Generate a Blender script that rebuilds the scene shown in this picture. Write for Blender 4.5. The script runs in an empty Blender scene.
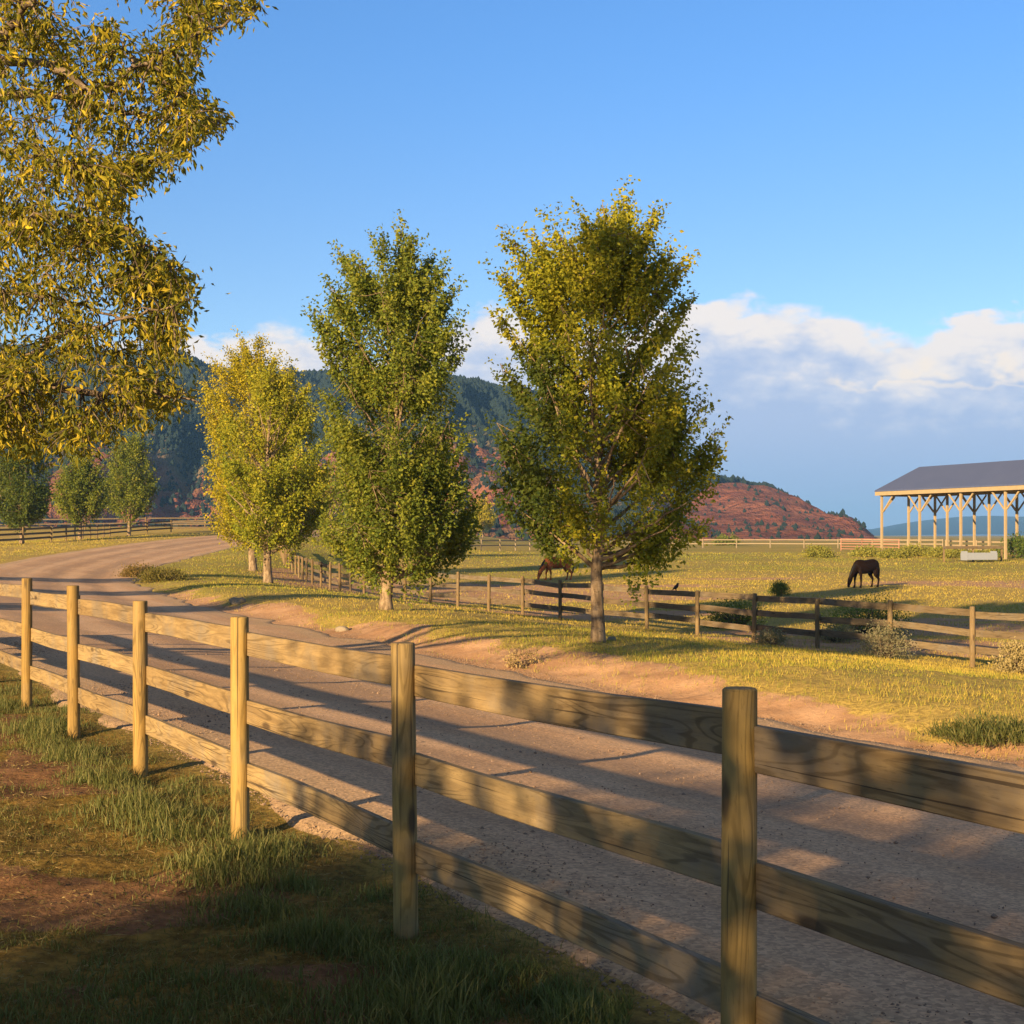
import bpy, math, random
import numpy as np
from mathutils import Vector, Matrix

# ------------------------------------------------------------------ basics
F = 1400.0            # focal length in pixels of the 1024 px frame
HY = 535.0            # row of the horizon
CAM_Z = 1.83
EXPO = 1.5
SUN_EL = math.radians(13.0)
SUN_DX, SUN_DY = 0.52, 0.854      # horizontal direction in which shadows fall
HAZE = 1.5e-4

scene = bpy.context.scene
col = scene.collection
rs = np.random.RandomState(7)
random.seed(7)


def tag(o, label=None, cat=None, group=None, kind=None):
    if label: o['label'] = label
    if cat: o['category'] = cat
    if group: o['group'] = group
    if kind: o['kind'] = kind
    return o


def empty(name, loc):
    o = bpy.data.objects.new(name, None)
    col.objects.link(o)
    o.location = loc
    o.empty_display_size = 0.3
    return o


def thing(name, loc, label, cat, group=None):
    return tag(empty(name, loc), label, cat, group)


# ------------------------------------------------------------------ noise
def _hash(i, j, seed):
    n = (i * 374761393 + j * 668265263 + seed * 974711) & 0x7fffffff
    n = ((n ^ (n >> 13)) * 1274126177) & 0x7fffffff
    return ((n ^ (n >> 16)) & 0xffff) / 65535.0


def vnoise(x, y, seed=0):
    x = np.asarray(x, float); y = np.asarray(y, float)
    i = np.floor(x).astype(np.int64); j = np.floor(y).astype(np.int64)
    fx = x - i; fy = y - j
    fx = fx * fx * (3 - 2 * fx); fy = fy * fy * (3 - 2 * fy)
    a = _hash(i, j, seed); b = _hash(i + 1, j, seed)
    c = _hash(i, j + 1, seed); d = _hash(i + 1, j + 1, seed)
    return (a * (1 - fx) + b * fx) * (1 - fy) + (c * (1 - fx) + d * fx) * fy


def fbm(x, y, seed=0, octv=4):
    s = 0; a = 0.5; f = 1.0
    for k in range(octv):
        s = s + a * vnoise(np.asarray(x) * f, np.asarray(y) * f, seed + k)
        a *= 0.5; f *= 2.03
    return s / (1 - 0.5 ** octv)


def sstep(a, b, x):
    t = np.clip((np.asarray(x, float) - a) / (b - a), 0, 1)
    return t * t * (3 - 2 * t)


# ------------------------------------------------------------------ terrain
def uv_of(X, Y):
    X = np.asarray(X, float); Y = np.asarray(Y, float)
    return (X - .69) * .876 + (Y - 4.27) * .482, -(X - .69) * .482 + (Y - 4.27) * .876


def xy_of(u, v):
    return .69 + u * .876 - v * .482, 4.27 + u * .482 + v * .876


_V = [-40, 0, 15, 30, 45, 60, 72, 84, 96, 109, 123, 150, 190]
_UR = [8.0, 8.0, 8.3, 9.2, 10.6, 12.9, 16.2, 21.5, 27.0, 33.0, 41.0, 60, 90]
_UL = [0.45, 0.45, 0.6, 1.4, 2.9, 5.3, 8.8, 13.0, 18.5, 25.0, 33.0, 52, 82]


def road_edges(v):
    return np.interp(v, _V, _UL), np.interp(v, _V, _UR)


def zbase(X, Y):
    X = np.asarray(X, float); Y = np.asarray(Y, float)
    u, v = uv_of(X, Y)
    ul, ur = road_edges(v)
    du = u - ur                                   # distance past the far road edge
    s = np.clip((u - ul) / (ur - ul), 0, 1)
    z = -0.42 * sstep(0, 1, s)
    z = z + 0.24 * sstep(0.1, 1.7, du) * (1 - sstep(40, 75, v))
    z = z - 0.85 * sstep(2.5, 13.5, du)
    z = z + np.interp(np.clip(-u, 0, 40), [0, 3, 40], [0, .03, .1])
    left = np.interp(Y, [0, 50, 63, 88, 110, 130, 190, 300, 700], [0, 0, .12, .62, 1.15, 1.65, 2.9, 3.6, 4.5])
    right = np.interp(Y, [0, 68, 85, 110, 140, 160, 200, 300, 800], [0, 0, .2, .6, 1.1, 1.3, 1.35, 1.35, 1.0])
    w = sstep(-22, 6, X)
    damp = 1 - .5 * sstep(-30, -60, X) if False else 1 - .45 * sstep(30, 55, -X) * (1 - sstep(140, 190, Y))
    z = z + left * damp * (1 - w) + right * w
    z = z + 0.06 * (fbm(X / 9, Y / 9, 3, 2) - .5) * sstep(.5, 3, np.abs(u - (ul + ur) / 2) - (ur - ul) / 2)
    return z


def road_in(X, Y):
    u, v = uv_of(X, Y)
    ul, ur = road_edges(v)
    return np.minimum(u - ul, ur - u)             # positive inside the road


def ground_z(X, Y):
    X = np.asarray(X, float); Y = np.asarray(Y, float)
    d = road_in(X, Y)
    off = sstep(-.25, .25, -d)
    n = (fbm(X / 1.1, Y / 1.1, 11, 4) - .5) * .12 + (fbm(X / .26, Y / .26, 17, 3) - .5) * .06
    near = np.clip(1.3 - Y / 60, 0, 1)
    z = zbase(X, Y) + n * off * near
    cut = .03 + .0016 * np.clip(Y, 0, 200)
    return z - cut * sstep(0.0, .5, d)


def at(px, py, zoff=0.0, ymax=900):
    """Where the sight line of a pixel meets the ground (only used to read the layout)."""
    Y = np.geomspace(3.0, ymax, 6000)
    X = (px - 512) / F * Y
    Z = CAM_Z + (HY - py) / F * Y
    g = zbase(X, Y) + zoff
    k = np.argmax(g >= Z) if (g >= Z).any() else 1500 + np.argmin(((Z - g) / Y)[1500:])
    if not (g >= Z).any(): print('MISS', px, py, Y[k], ((Z - g) / Y)[k] * F)
    return float(X[k]), float(Y[k])


def gz(X, Y):
    return float(ground_z(X, Y))


# ------------------------------------------------------------------ mesh helpers
def mesh_np(name, verts, faces, mat=None, parent=None, attrs=None, smooth=False):
    """faces: list of int arrays (n,3) / (n,4) with common vertex indices."""
    verts = np.asarray(verts, np.float64)
    if parent is not None:
        verts = verts - np.array(parent.matrix_basis.translation if parent.parent is None else WORLD[parent.name])
    me = bpy.data.meshes.new(name)
    if not isinstance(faces, list): faces = [faces]
    me.vertices.add(len(verts))
    me.vertices.foreach_set('co', verts.astype(np.float32).ravel())
    loops = np.concatenate([f.ravel() for f in faces]).astype(np.int32)
    tot = np.concatenate([np.full(len(f), f.shape[1], np.int32) for f in faces])
    start = np.concatenate([[0], np.cumsum(tot)[:-1]]).astype(np.int32)
    me.loops.add(len(loops)); me.loops.foreach_set('vertex_index', loops)
    me.polygons.add(len(tot))
    me.polygons.foreach_set('loop_start', start)
    me.polygons.foreach_set('use_smooth', np.full(len(tot), bool(smooth)))
    me.update(calc_edges=True)
    for an, (typ, arr) in (attrs or {}).items():
        a = me.attributes.new(an, typ, 'POINT')
        arr = np.asarray(arr, np.float32)
        if typ == 'FLOAT_COLOR':
            if arr.shape[1] == 3: arr = np.hstack([arr, np.ones((len(arr), 1), np.float32)])
            a.data.foreach_set('color', arr.ravel())
        elif typ == 'FLOAT_VECTOR':
            a.data.foreach_set('vector', arr.ravel())
        else:
            a.data.foreach_set('value', arr.ravel())
    if mat: me.materials.append(mat)
    o = bpy.data.objects.new(name, me)
    col.objects.link(o)
    if parent is not None: o.parent = parent
    return o


WORLD = {}


class MB:
    """Collects boxes, bars and tubes and links them as one mesh object."""
    def __init__(s):
        s.v = []; s.q = []; s.t = []; s.c = []; s.n = 0

    def add(s, v, quads=(), tris=(), coord=None):
        v = np.asarray(v, float)
        if len(quads): s.q.append(np.asarray(quads, int) + s.n)
        if len(tris): s.t.append(np.asarray(tris, int) + s.n)
        s.v.append(v); s.c.append(v if coord is None else np.asarray(coord, float))
        s.n += len(v)

    def bar(s, p0, p1, w, h, up=(0, 0, 1), seg=1, bev=0.0, warp=0.0, off=None):
        """A board from p0 to p1, w thick sideways and h tall; coord = (along, across, tall)."""
        p0 = np.array(p0, float); p1 = np.array(p1, float)
        L = np.linalg.norm(p1 - p0); a = (p1 - p0) / L
        b = np.cross(np.array(up, float), a); b /= np.linalg.norm(b)
        c = np.cross(a, b)
        if bev > 0:
            e = bev
            prof = [(-w/2+e, -h/2), (w/2-e, -h/2), (w/2, -h/2+e), (w/2, h/2-e), (w/2-e, h/2), (-w/2+e, h/2), (-w/2, h/2-e), (-w/2, -h/2+e)]
        else:
            prof = [(-w/2, -h/2), (w/2, -h/2), (w/2, h/2), (-w/2, h/2)]
        k = len(prof); off = off or (rs.rand() * 50, rs.rand() * 50, rs.rand() * 50)
        ph = rs.rand(4) * 6.28
        V = []; C = []
        for i in range(seg + 1):
            t = i / seg
            wv = warp * math.sin(t * 3.0 + ph[0]); wz = warp * math.sin(t * 4.3 + ph[1])
            for x, y in prof:
                hh = 1 + (warp * 1.6) * math.sin(t * 9 + ph[2] + (0 if y > 0 else 2.1))
                V.append(p0 + a * L * t + b * (x + wv) + c * (y * hh + wz))
                C.append((L * t + off[0], x + off[1], y + off[2]))
        Q = []
        for i in range(seg):
            for j in range(k):
                j2 = (j + 1) % k
                Q.append((i*k+j, i*k+j2, (i+1)*k+j2, (i+1)*k+j))
        T = []
        for j in range(1, k - 1):
            T.append((0, j + 1, j)); T.append((seg*k, seg*k+j, seg*k+j+1))
        s.add(V, Q, T, C)

    def box(s, cx, cy, cz, sx, sy, sz):
        s.bar((cx - sx/2, cy, cz), (cx + sx/2, cy, cz), sy, sz)

    def tube(s, pts, rad, sides=6, cap=True, rough=0.0, off=None):
        pts = np.asarray(pts, float); n = len(pts)
        rad = np.full(n, rad, float) if np.isscalar(rad) else np.asarray(rad, float)
        tan = np.gradient(pts, axis=0); tan /= np.linalg.norm(tan, axis=1)[:, None] + 1e-9
        ref = np.array([0, 0, 1.0]) if abs(tan[0][2]) < .9 else np.array([1.0, 0, 0])
        x = np.cross(tan, ref); x /= np.linalg.norm(x, axis=1)[:, None] + 1e-9
        y = np.cross(tan, x)
        ang = np.arange(sides) * 2 * math.pi / sides
        r = rad[:, None] * np.ones((1, sides))
        if rough: r = r * (1 + rough * (rs.rand(n, sides) - .5))
        V = pts[:, None] + r[..., None] * (np.cos(ang)[None, :, None] * x[:, None] + np.sin(ang)[None, :, None] * y[:, None])
        Q = [(i*sides+j, i*sides+(j+1) % sides, (i+1)*sides+(j+1) % sides, (i+1)*sides+j) for i in range(n-1) for j in range(sides)]
        T = []
        V = V.reshape(-1, 3)
        if cap:
            V = np.vstack([V, pts[0], pts[-1]])
            for j in range(sides):
                T.append((n*sides, (j+1) % sides, j)); T.append((n*sides+1, (n-1)*sides+j, (n-1)*sides+(j+1) % sides))
        off = np.array(off if off is not None else rs.rand(3) * 40)
        s.add(V, Q, T, V * np.array([1, 1, 1]) + off)

    def post(s, x, y, z0, z1, r, sides=16, bev=.012, off=None):
        zs = [z0, z0 + (z1 - z0) * .33, z0 + (z1 - z0) * .66, z1 - bev, z1]
        rr = [r * 1.02, r * 1.01, r, r * .985, r - bev]
        dx, dy = (rs.rand(2) - .5) * .035
        k = sides; V = []
        for z, q in zip(zs, rr):
            t = (z - z0) / (z1 - z0)
            for j in range(k):
                A = j * 2 * math.pi / k
                V.append((x + dx * t + q * math.cos(A), y + dy * t + q * math.sin(A), z))
        V.append((x + dx, y + dy, z1 + .002))
        n = len(zs)
        Q = [(i*k+j, i*k+(j+1) % k, (i+1)*k+(j+1) % k, (i+1)*k+j) for i in range(n-1) for j in range(k)]
        T = [(n*k, (n-1)*k+j, (n-1)*k+(j+1) % k) for j in range(k)]
        V = np.array(V); off = np.array(off if off is not None else rs.rand(3) * 40)
        C = np.stack([V[:, 2], V[:, 0] - x, V[:, 1] - y], 1) + off
        s.add(V, Q, T, C)

    def build(s, name, mat, parent=None, smooth=False):
        f = []
        if s.q: f.append(np.vstack(s.q))
        if s.t: f.append(np.vstack(s.t))
        return mesh_np(name, np.vstack(s.v), f, mat, parent, {'grain': ('FLOAT_VECTOR', np.vstack(s.c))}, smooth)


# ------------------------------------------------------------------ materials
class NT:
    def __init__(s, tree): s.t = tree

    def n(s, typ, ins=None, **kw):
        nd = s.t.nodes.new(typ)
        for k, v in kw.items(): setattr(nd, k, v)
        for k, v in (ins or {}).items():
            sk = nd.inputs[k]
            if isinstance(v, bpy.types.NodeSocket): s.t.links.new(v, sk)
            else: sk.default_value = v
        return nd

    def attr(s, name, out='Fac'):
        return s.n('ShaderNodeAttribute', attribute_name=name).outputs[out]

    def noise(s, vec, scale, detail=4, rough=.55, out='Fac', dist=0.0):
        ins = {'Scale': scale, 'Detail': detail, 'Roughness': rough, 'Distortion': dist}
        if vec is not None: ins['Vector'] = vec
        return s.n('ShaderNodeTexNoise', ins).outputs[out]

    def math(s, op, a, b=0.0, c=0.0, clamp=False):
        nd = s.n('ShaderNodeMath', operation=op, use_clamp=clamp)
        for i, v in enumerate((a, b, c)):
            if isinstance(v, bpy.types.NodeSocket): s.t.links.new(v, nd.inputs[i])
            else: nd.inputs[i].default_value = v
        return nd.outputs[0]

    def mapr(s, v, a, b, c=0.0, d=1.0, smooth=True):
        nd = s.n('ShaderNodeMapRange', {'From Min': a, 'From Max': b, 'To Min': c, 'To Max': d, 'Value': v})
        if smooth: nd.interpolation_type = 'SMOOTHSTEP'
        return nd.outputs[0]

    def mix(s, f, a, b, blend='MIX'):
        nd = s.n('ShaderNodeMix', data_type='RGBA', blend_type=blend)
        for k, v in ((0, f), (6, a), (7, b)):
            if isinstance(v, bpy.types.NodeSocket): s.t.links.new(v, nd.inputs[k])
            else: nd.inputs[k].default_value = v if k == 0 else (*v[:3], 1)
        return nd.outputs[2]

    def scale(s, vec, xyz):
        return s.n('ShaderNodeVectorMath', {0: vec, 1: xyz}, operation='MULTIPLY').outputs[0]

    def pos(s): return s.n('ShaderNodeNewGeometry').outputs['Position']

    def obj(s): return s.n('ShaderNodeTexCoord').outputs['Object']

    def bump(s, h, strength=.5, dist=.02):
        return s.n('ShaderNodeBump', {'Height': h, 'Strength': strength, 'Distance': dist}).outputs[0]


def material(name):
    m = bpy.data.materials.new(name); m.use_nodes = True
    t = NT(m.node_tree)
    p = m.node_tree.nodes['Principled BSDF']
    p.inputs['Roughness'].default_value = .85
    p.inputs['Specular IOR Level'].default_value = .25
    return m, t, p


def plain(name, c, rough=.7, metal=0.0, var=.25, scale=6):
    m, t, p = material(name)
    f = t.noise(t.obj(), scale, 5)
    t.t.links.new(t.mix(f, [x * (1 - var) for x in c], [min(1, x * (1 + var)) for x in c]), p.inputs['Base Color'])
    p.inputs['Roughness'].default_value = rough; p.inputs['Metallic'].default_value = metal
    return m


def leaf_material(name, trans=.4, gloss=.1):
    m, t, p = material(name)
    c = t.attr('tint', 'Color')
    t.t.links.new(c, p.inputs['Base Color'])
    p.inputs['Roughness'].default_value = .5
    p.inputs['Specular IOR Level'].default_value = gloss
    tr = t.n('ShaderNodeBsdfTranslucent', {'Color': t.mix(.5, c, (.35, .38, .05))})
    ms = t.n('ShaderNodeMixShader', {0: trans, 1: p.outputs[0], 2: tr.outputs[0]})
    t.t.links.new(ms.outputs[0], m.node_tree.nodes['Material Output'].inputs['Surface'])
    return m


def wood_material(name, lo, mid, hi, weather=.4, grain=1.0):
    m, t, p = material(name)
    g = t.attr('grain', 'Vector')
    n1 = t.noise(t.scale(g, (1.0, 9.0, 9.0)), 2.2, 5, .6, dist=.6)     # long growth bands
    cn = t.noise(t.scale(g, (.8, 8.5, 8.5)), 1.0, 1.5, .45, dist=.25)
    cath = t.math('SINE', t.math('MULTIPLY', cn, 95.0))                 # cathedral growth lines
    line = t.math('MULTIPLY', t.mapr(cath, .35, .95), t.mapr(t.noise(t.scale(g, (1.2, 4, 4)), 1.3, 3), .4, .6, .25, 1.0))
    fine = t.noise(t.scale(g, (3.0, 190.0, 190.0)), 1.0, 4, .75)
    fleck = t.noise(t.scale(g, (14.0, 120.0, 120.0)), 1.0, 3, .7)
    blot = t.noise(g, 1.9, 5, .65)
    c = t.mix(t.mapr(n1, .3, .7), lo, hi)
    c = t.mix(t.math('MULTIPLY', t.mapr(fine, .38, .72), .55), c, mid)
    c = t.mix(t.math('MULTIPLY', t.mapr(blot, .45, .70), weather), c, (.17, .155, .135))
    c = t.mix(t.math('MULTIPLY', line, .55 * grain), c, [x * .38 for x in lo])
    c = t.mix(t.math('MULTIPLY', t.mapr(fleck, .56, .74), .5), c, [x * .45 for x in lo])
    kn = t.n('ShaderNodeTexVoronoi', {'Vector': t.scale(g, (1.5, 5.0, 5.0)), 'Scale': 1.0, 'Randomness': 1.0}).outputs['Distance']
    c = t.mix(t.math('MULTIPLY', t.mapr(kn, .15, .06), .8), c, (.05, .032, .02))
    crack = t.mapr(t.noise(t.scale(g, (.8, 70.0, 70.0)), 1.0, 2, .5), .655, .70)
    c = t.mix(t.math('MULTIPLY', crack, .8), c, (.04, .028, .018))
    stain = t.mapr(t.noise(t.scale(g, (.7, 2.5, 2.5)), 1.4, 4, .6), .52, .75)
    c = t.mix(t.math('MULTIPLY', stain, .4 * grain), c, [x * .4 for x in mid])
    rnd = t.n('ShaderNodeObjectInfo').outputs['Random']                 # each stick has its own tone
    c = t.mix(t.math('MULTIPLY', rnd, .55), c, t.mix(1.0, c, (.66, .60, .54), 'MULTIPLY'))
    t.t.links.new(c, p.inputs['Base Color'])
    h = t.math('ADD', t.math('MULTIPLY', fine, .5), t.math('MULTIPLY', line, -.25))
    h = t.math('SUBTRACT', h, t.math('MULTIPLY', crack, .9))
    t.t.links.new(t.bump(h, .4, .005), p.inputs['Normal'])
    p.inputs['Roughness'].default_value = .8
    return m


M = {}
M['rail'] = wood_material('weathered_board', (.19, .125, .055), (.30, .22, .115), (.345, .24, .105), .6)
M['post'] = wood_material('round_post_wood', (.23, .145, .042), (.30, .20, .065), (.35, .23, .068), .25, .9)
M['old_rail'] = wood_material('old_grey_board', (.115, .082, .045), (.15, .115, .07), (.19, .14, .08), .5)
M['old_post'] = wood_material('old_round_post', (.135, .09, .042), (.18, .125, .06), (.23, .16, .075), .25)
M['barn_wood'] = plain('barn_timber', (.30, .225, .13), .75, var=.2, scale=3)
M['roof_metal'] = None
M['leaf'] = leaf_material('leaf_green')
M['grass'] = leaf_material('grass_blades', .35, .08)


def bark_material(name, base, dark, scale):
    m, t, p = material(name)
    o = t.obj()
    n = t.noise(t.scale(o, (1, 1, .35)), scale, 6, .65)
    w = t.noise(t.scale(o, (1, 1, 2.2)), scale * 1.4, 4, .6)
    c = t.mix(t.mapr(n, .38, .62), dark, base)
    c = t.mix(t.math('MULTIPLY', t.mapr(w, .58, .7), .8), c, [x * .35 for x in dark])
    t.t.links.new(c, p.inputs['Base Color'])
    t.t.links.new(t.bump(n, .8, .03), p.inputs['Normal'])
    return m


M['bark_pale'] = bark_material('pale_bark', (.27, .195, .12), (.12, .08, .045), 9)
M['bark_dark'] = bark_material('rough_bark', (.19, .14, .09), (.075, .052, .034), 10)

m, t, p = material('roof_sheet')
o_ = t.obj()
rib = t.n('ShaderNodeTexWave', {'Vector': o_, 'Scale': .55, 'Distortion': 0.0}, wave_type='BANDS', bands_direction='Y').outputs['Fac']
t.t.links.new(t.mix(t.noise(o_, .6, 4), (.060, .078, .155), (.082, .10, .18)), p.inputs['Base Color'])
t.t.links.new(t.bump(t.mapr(rib, .8, 1.0), .3, .03), p.inputs['Normal'])
p.inputs['Roughness'].default_value = .6; p.inputs['Metallic'].default_value = 0
M['roof_metal'] = m
M['red_pipe'] = plain('pinkish_red_paint', (.36, .17, .12), .6)
M['white_paint'] = plain('white_tank', (.22, .24, .28), .5, var=.1)
M['stone'] = plain('pale_stone', (.22, .18, .13), .9)
M['dark_coat'] = plain('dark_brown_coat', (.010, .0055, .004), .75, var=.3, scale=2)
M['brown_coat'] = plain('chestnut_coat', (.25, .075, .022), .75, var=.3, scale=2)
for k_ in ('dark_coat', 'brown_coat'): M[k_].node_tree.nodes['Principled BSDF'].inputs['Specular IOR Level'].default_value = .06
M['black_hair'] = plain('black_hair', (.008, .007, .006), .6)
M['hoof'] = plain('hoof_horn', (.03, .022, .017), .6)
M['bird'] = plain('dark_feathers', (.022, .02, .02), .6)
M['beak'] = plain('beak_horn', (.10, .08, .03), .5)

# road
m, t, p = material('gravel_road')
g = t.pos(); ra = t.attr('lane', 'Vector')
big = t.noise(g, .35, 4); mid = t.noise(g, 2.5, 5, .65); fine = t.noise(g, 38, 4, .75)
c = t.mix(t.mapr(big, .35, .65), (.50, .285, .145), (.60, .365, .195))
c = t.mix(t.math('MULTIPLY', t.mapr(mid, .4, .7), .4), c, (.55, .34, .19))
streak = t.noise(t.scale(ra, (1.6, .05, 1)), 1.0, 4, .6)
c = t.mix(t.math('MULTIPLY', t.mapr(streak, .42, .66), .75), c, (.40, .25, .14))
sx = t.n('ShaderNodeSeparateXYZ', {0: ra}).outputs[0]
rut = t.math('SINE', t.math('ADD', t.math('MULTIPLY', sx, 3.3), t.math('MULTIPLY', t.noise(t.scale(ra, (.25, .12, 1)), 1.0, 3), 5.0)))
c = t.mix(t.math('MULTIPLY', t.mapr(rut, .1, .9), .42), c, (.36, .215, .12))
c = t.mix(t.math('MULTIPLY', t.mapr(rut, -.3, -.95), .35), c, (.64, .42, .25))
edge = t.attr('edge')
c = t.mix(t.math('MULTIPLY', t.mapr(t.math('ADD', edge, t.math('MULTIPLY', mid, .9)), .75, 1.25), .8), c, (.42, .28, .155))
grit = t.n('ShaderNodeTexVoronoi', {'Vector': g, 'Scale': 48.0}, feature='F1')
gc = t.mapr(t.math('ADD', t.n('ShaderNodeSeparateColor', {0: grit.outputs['Color']}).outputs[0], 0.0), 0, 1, .74, 1.3, False)
c = t.mix(1.0, c, gc, 'MULTIPLY')
c = t.mix(t.math('MULTIPLY', t.mapr(fine, .52, .72), .5), c, (.20, .12, .07))
t.t.links.new(c, p.inputs['Base Color'])
h = t.math('ADD', t.math('MULTIPLY', fine, .5), t.math('MULTIPLY', grit.outputs['Distance'], -.3))
h = t.math('ADD', h, t.math('MULTIPLY', mid, 1.0))
t.t.links.new(t.bump(h, .26, .016), p.inputs['Normal'])
p.inputs['Roughness'].default_value = .95
M['road'] = m

# ground
m, t, p = material('dry_grassland')
g = t.pos()
n1 = t.noise(g, .18, 5, .6); n2 = t.noise(g, 1.3, 5, .65); n3 = t.noise(g, 14, 5, .7)
far = t.noise(t.scale(g, (1, 1, 1)), .06, 4)
grass = t.mix(t.mapr(t.math('ADD', t.attr('green'), t.math('MULTIPLY', t.math('SUBTRACT', n2, .5), .9)), .1, .9), (.52, .36, .095), (.27, .26, .05))
grass = t.mix(t.math('MULTIPLY', t.mapr(n1, .42, .68), .45), grass, (.33, .235, .10))
grass = t.mix(t.math('MULTIPLY', t.mapr(n3, .40, .65), .65), grass, (.13, .095, .035))
dirt = t.mix(t.mapr(n2, .35, .7), (.40, .225, .120), (.52, .315, .18))
dirt = t.mix(t.math('MULTIPLY', t.mapr(n3, .5, .75), .55), dirt, (.17, .10, .055))
dm = t.mapr(t.math('ADD', t.attr('dirt'), t.math('MULTIPLY', t.math('SUBTRACT', n2, .5), 1.1)), .4, .62)
gc_ = t.mix(dm, grass, dirt)
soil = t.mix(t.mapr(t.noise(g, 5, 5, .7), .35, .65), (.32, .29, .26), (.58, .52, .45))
gc_ = t.mix(t.attr('near_ground'), gc_, t.mix(1.0, gc_, soil, 'MULTIPLY'))  # darker, browner tone on the near side of the fence
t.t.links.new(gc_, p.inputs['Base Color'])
t.t.links.new(t.bump(t.math('ADD', n3, t.math('MULTIPLY', n2, .8)), .45, .04), p.inputs['Normal'])
p.inputs['Roughness'].default_value = 1.0; p.inputs['Specular IOR Level'].default_value = .05
M['ground'] = m

# hills
m, t, p = material('red_rock_hills')
g = t.pos()
n1 = t.noise(g, .012, 6, .6); n2 = t.noise(g, .06, 6, .65)
st = t.noise(t.scale(g, (.006, .006, .09)), 1.0, 5, .6)
rock = t.mix(t.mapr(st, .35, .65), (.165, .055, .030), (.29, .115, .066))
rock = t.mix(t.math('MULTIPLY', t.mapr(n2, .45, .7), .5), rock, (.26, .13, .08))
scrub = t.mix(t.mapr(n2, .35, .65), (.10, .095, .05), (.20, .15, .085))
wood_ = t.mix(t.mapr(n2, .3, .7), (.010, .018, .016), (.022, .032, .022))
rm = t.mapr(t.math('ADD', t.attr('red'), t.math('MULTIPLY', t.math('SUBTRACT', n1, .5), 1.2)), .35, .6)
c = t.mix(rm, scrub, rock)
wm = t.mapr(t.math('ADD', t.attr('wooded'), t.math('MULTIPLY', t.math('SUBTRACT', n2, .5), .9)), .4, .6)
c = t.mix(wm, c, wood_)
t.t.links.new(c, p.inputs['Base Color'])
t.t.links.new(t.bump(t.math('ADD', n2, t.math('MULTIPLY', t.noise(t.scale(g, (.16, .05, .05)), 1.0, 5, .65), 1.2)), 1.0, 9.0), p.inputs['Normal'])
p.inputs['Roughness'].default_value = 1.0; p.inputs['Specular IOR Level'].default_value = .05
M['hills'] = m
M['pine'] = plain('pine_foliage', (.010, .020, .016), .95, var=.4, scale=.05)

# ------------------------------------------------------------------ terrain meshes
def sinh_axis(lo, hi, fine, grow):
    """Spacing 'fine' near zero, growing with the distance."""
    out = [0.0]
    while out[-1] < hi: out.append(out[-1] + fine * (1 + out[-1] * grow))
    neg = [0.0]
    while neg[-1] < -lo: neg.append(neg[-1] + fine * (1 + neg[-1] * grow))
    return np.array([-x for x in neg[:0:-1]] + out)


def dirt_mask(X, Y):
    u, v = uv_of(X, Y); ul, ur = road_edges(v)
    du = u - ur
    wob = (fbm(X / 2.2, Y / 2.2, 41, 3) - .5) * 2.2
    bank = sstep(-.6, .2, du) * (1 - sstep(.5, 2.0, du + wob)) * (1 - .65 * sstep(30, 60, v))
    nearside = sstep(-.25, .35, u - ul) * (1 - sstep(30, 50, v)) * (du < 0)
    foot = .95 * sstep(.47, .60, fbm(X / 1.15 + 3, Y / 1.15, 52, 3)) * sstep(.1, -.45, u) * (u < 1)
    foot = foot + .35 * sstep(-.4, -.8, u) * (u < 1)
    padd = .75 * sstep(.48, .62, fbm(X / 16, Y / 7, 61, 3)) * sstep(12, 16, u - (ur - 8)) * (1 - sstep(85, 110, Y))
    return np.clip(np.maximum.reduce([bank, nearside, foot, padd]), 0, 1)


def green_mask(X, Y):
    u, v = uv_of(X, Y); ul, ur = road_edges(v)
    g = .15 + .45 * fbm(X / 7, Y / 7, 71, 3)
    g = g - .12 * (u < .5) * sstep(30, 5, Y)
    g = g + .3 * sstep(34, 60, v) * (1 - sstep(8, 14, u - ur)) * (u > ur)
    g = g + .25 * sstep(80, 110, Y) * sstep(-20, 5, X)
    return np.clip(g - .1, 0, 1)


def build_ground():
    xs = sinh_axis(-4200, 4200, .075, .075)
    ys = sinh_axis(-90, 9000, .075, .07)
    X, Y = np.meshgrid(xs, ys + 6.0)
    X = X - 1.0
    Z = ground_z(X, Y)
    nx, ny = len(xs), len(ys)
    idx = np.arange(nx * ny).reshape(ny, nx)
    Q = np.stack([idx[:-1, :-1].ravel(), idx[:-1, 1:].ravel(), idx[1:, 1:].ravel(), idx[1:, :-1].ravel()], 1)
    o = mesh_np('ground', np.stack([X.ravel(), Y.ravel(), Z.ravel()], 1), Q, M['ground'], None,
                {'dirt': ('FLOAT', dirt_mask(X, Y).ravel()), 'green': ('FLOAT', green_mask(X, Y).ravel()), 'near_ground': ('FLOAT', (sstep(.7, .2, uv_of(X, Y)[0]) * sstep(40, 25, Y)).ravel())}, True)
    tag(o, kind='structure', label='dry grassy ranch land with reddish bare patches')


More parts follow.
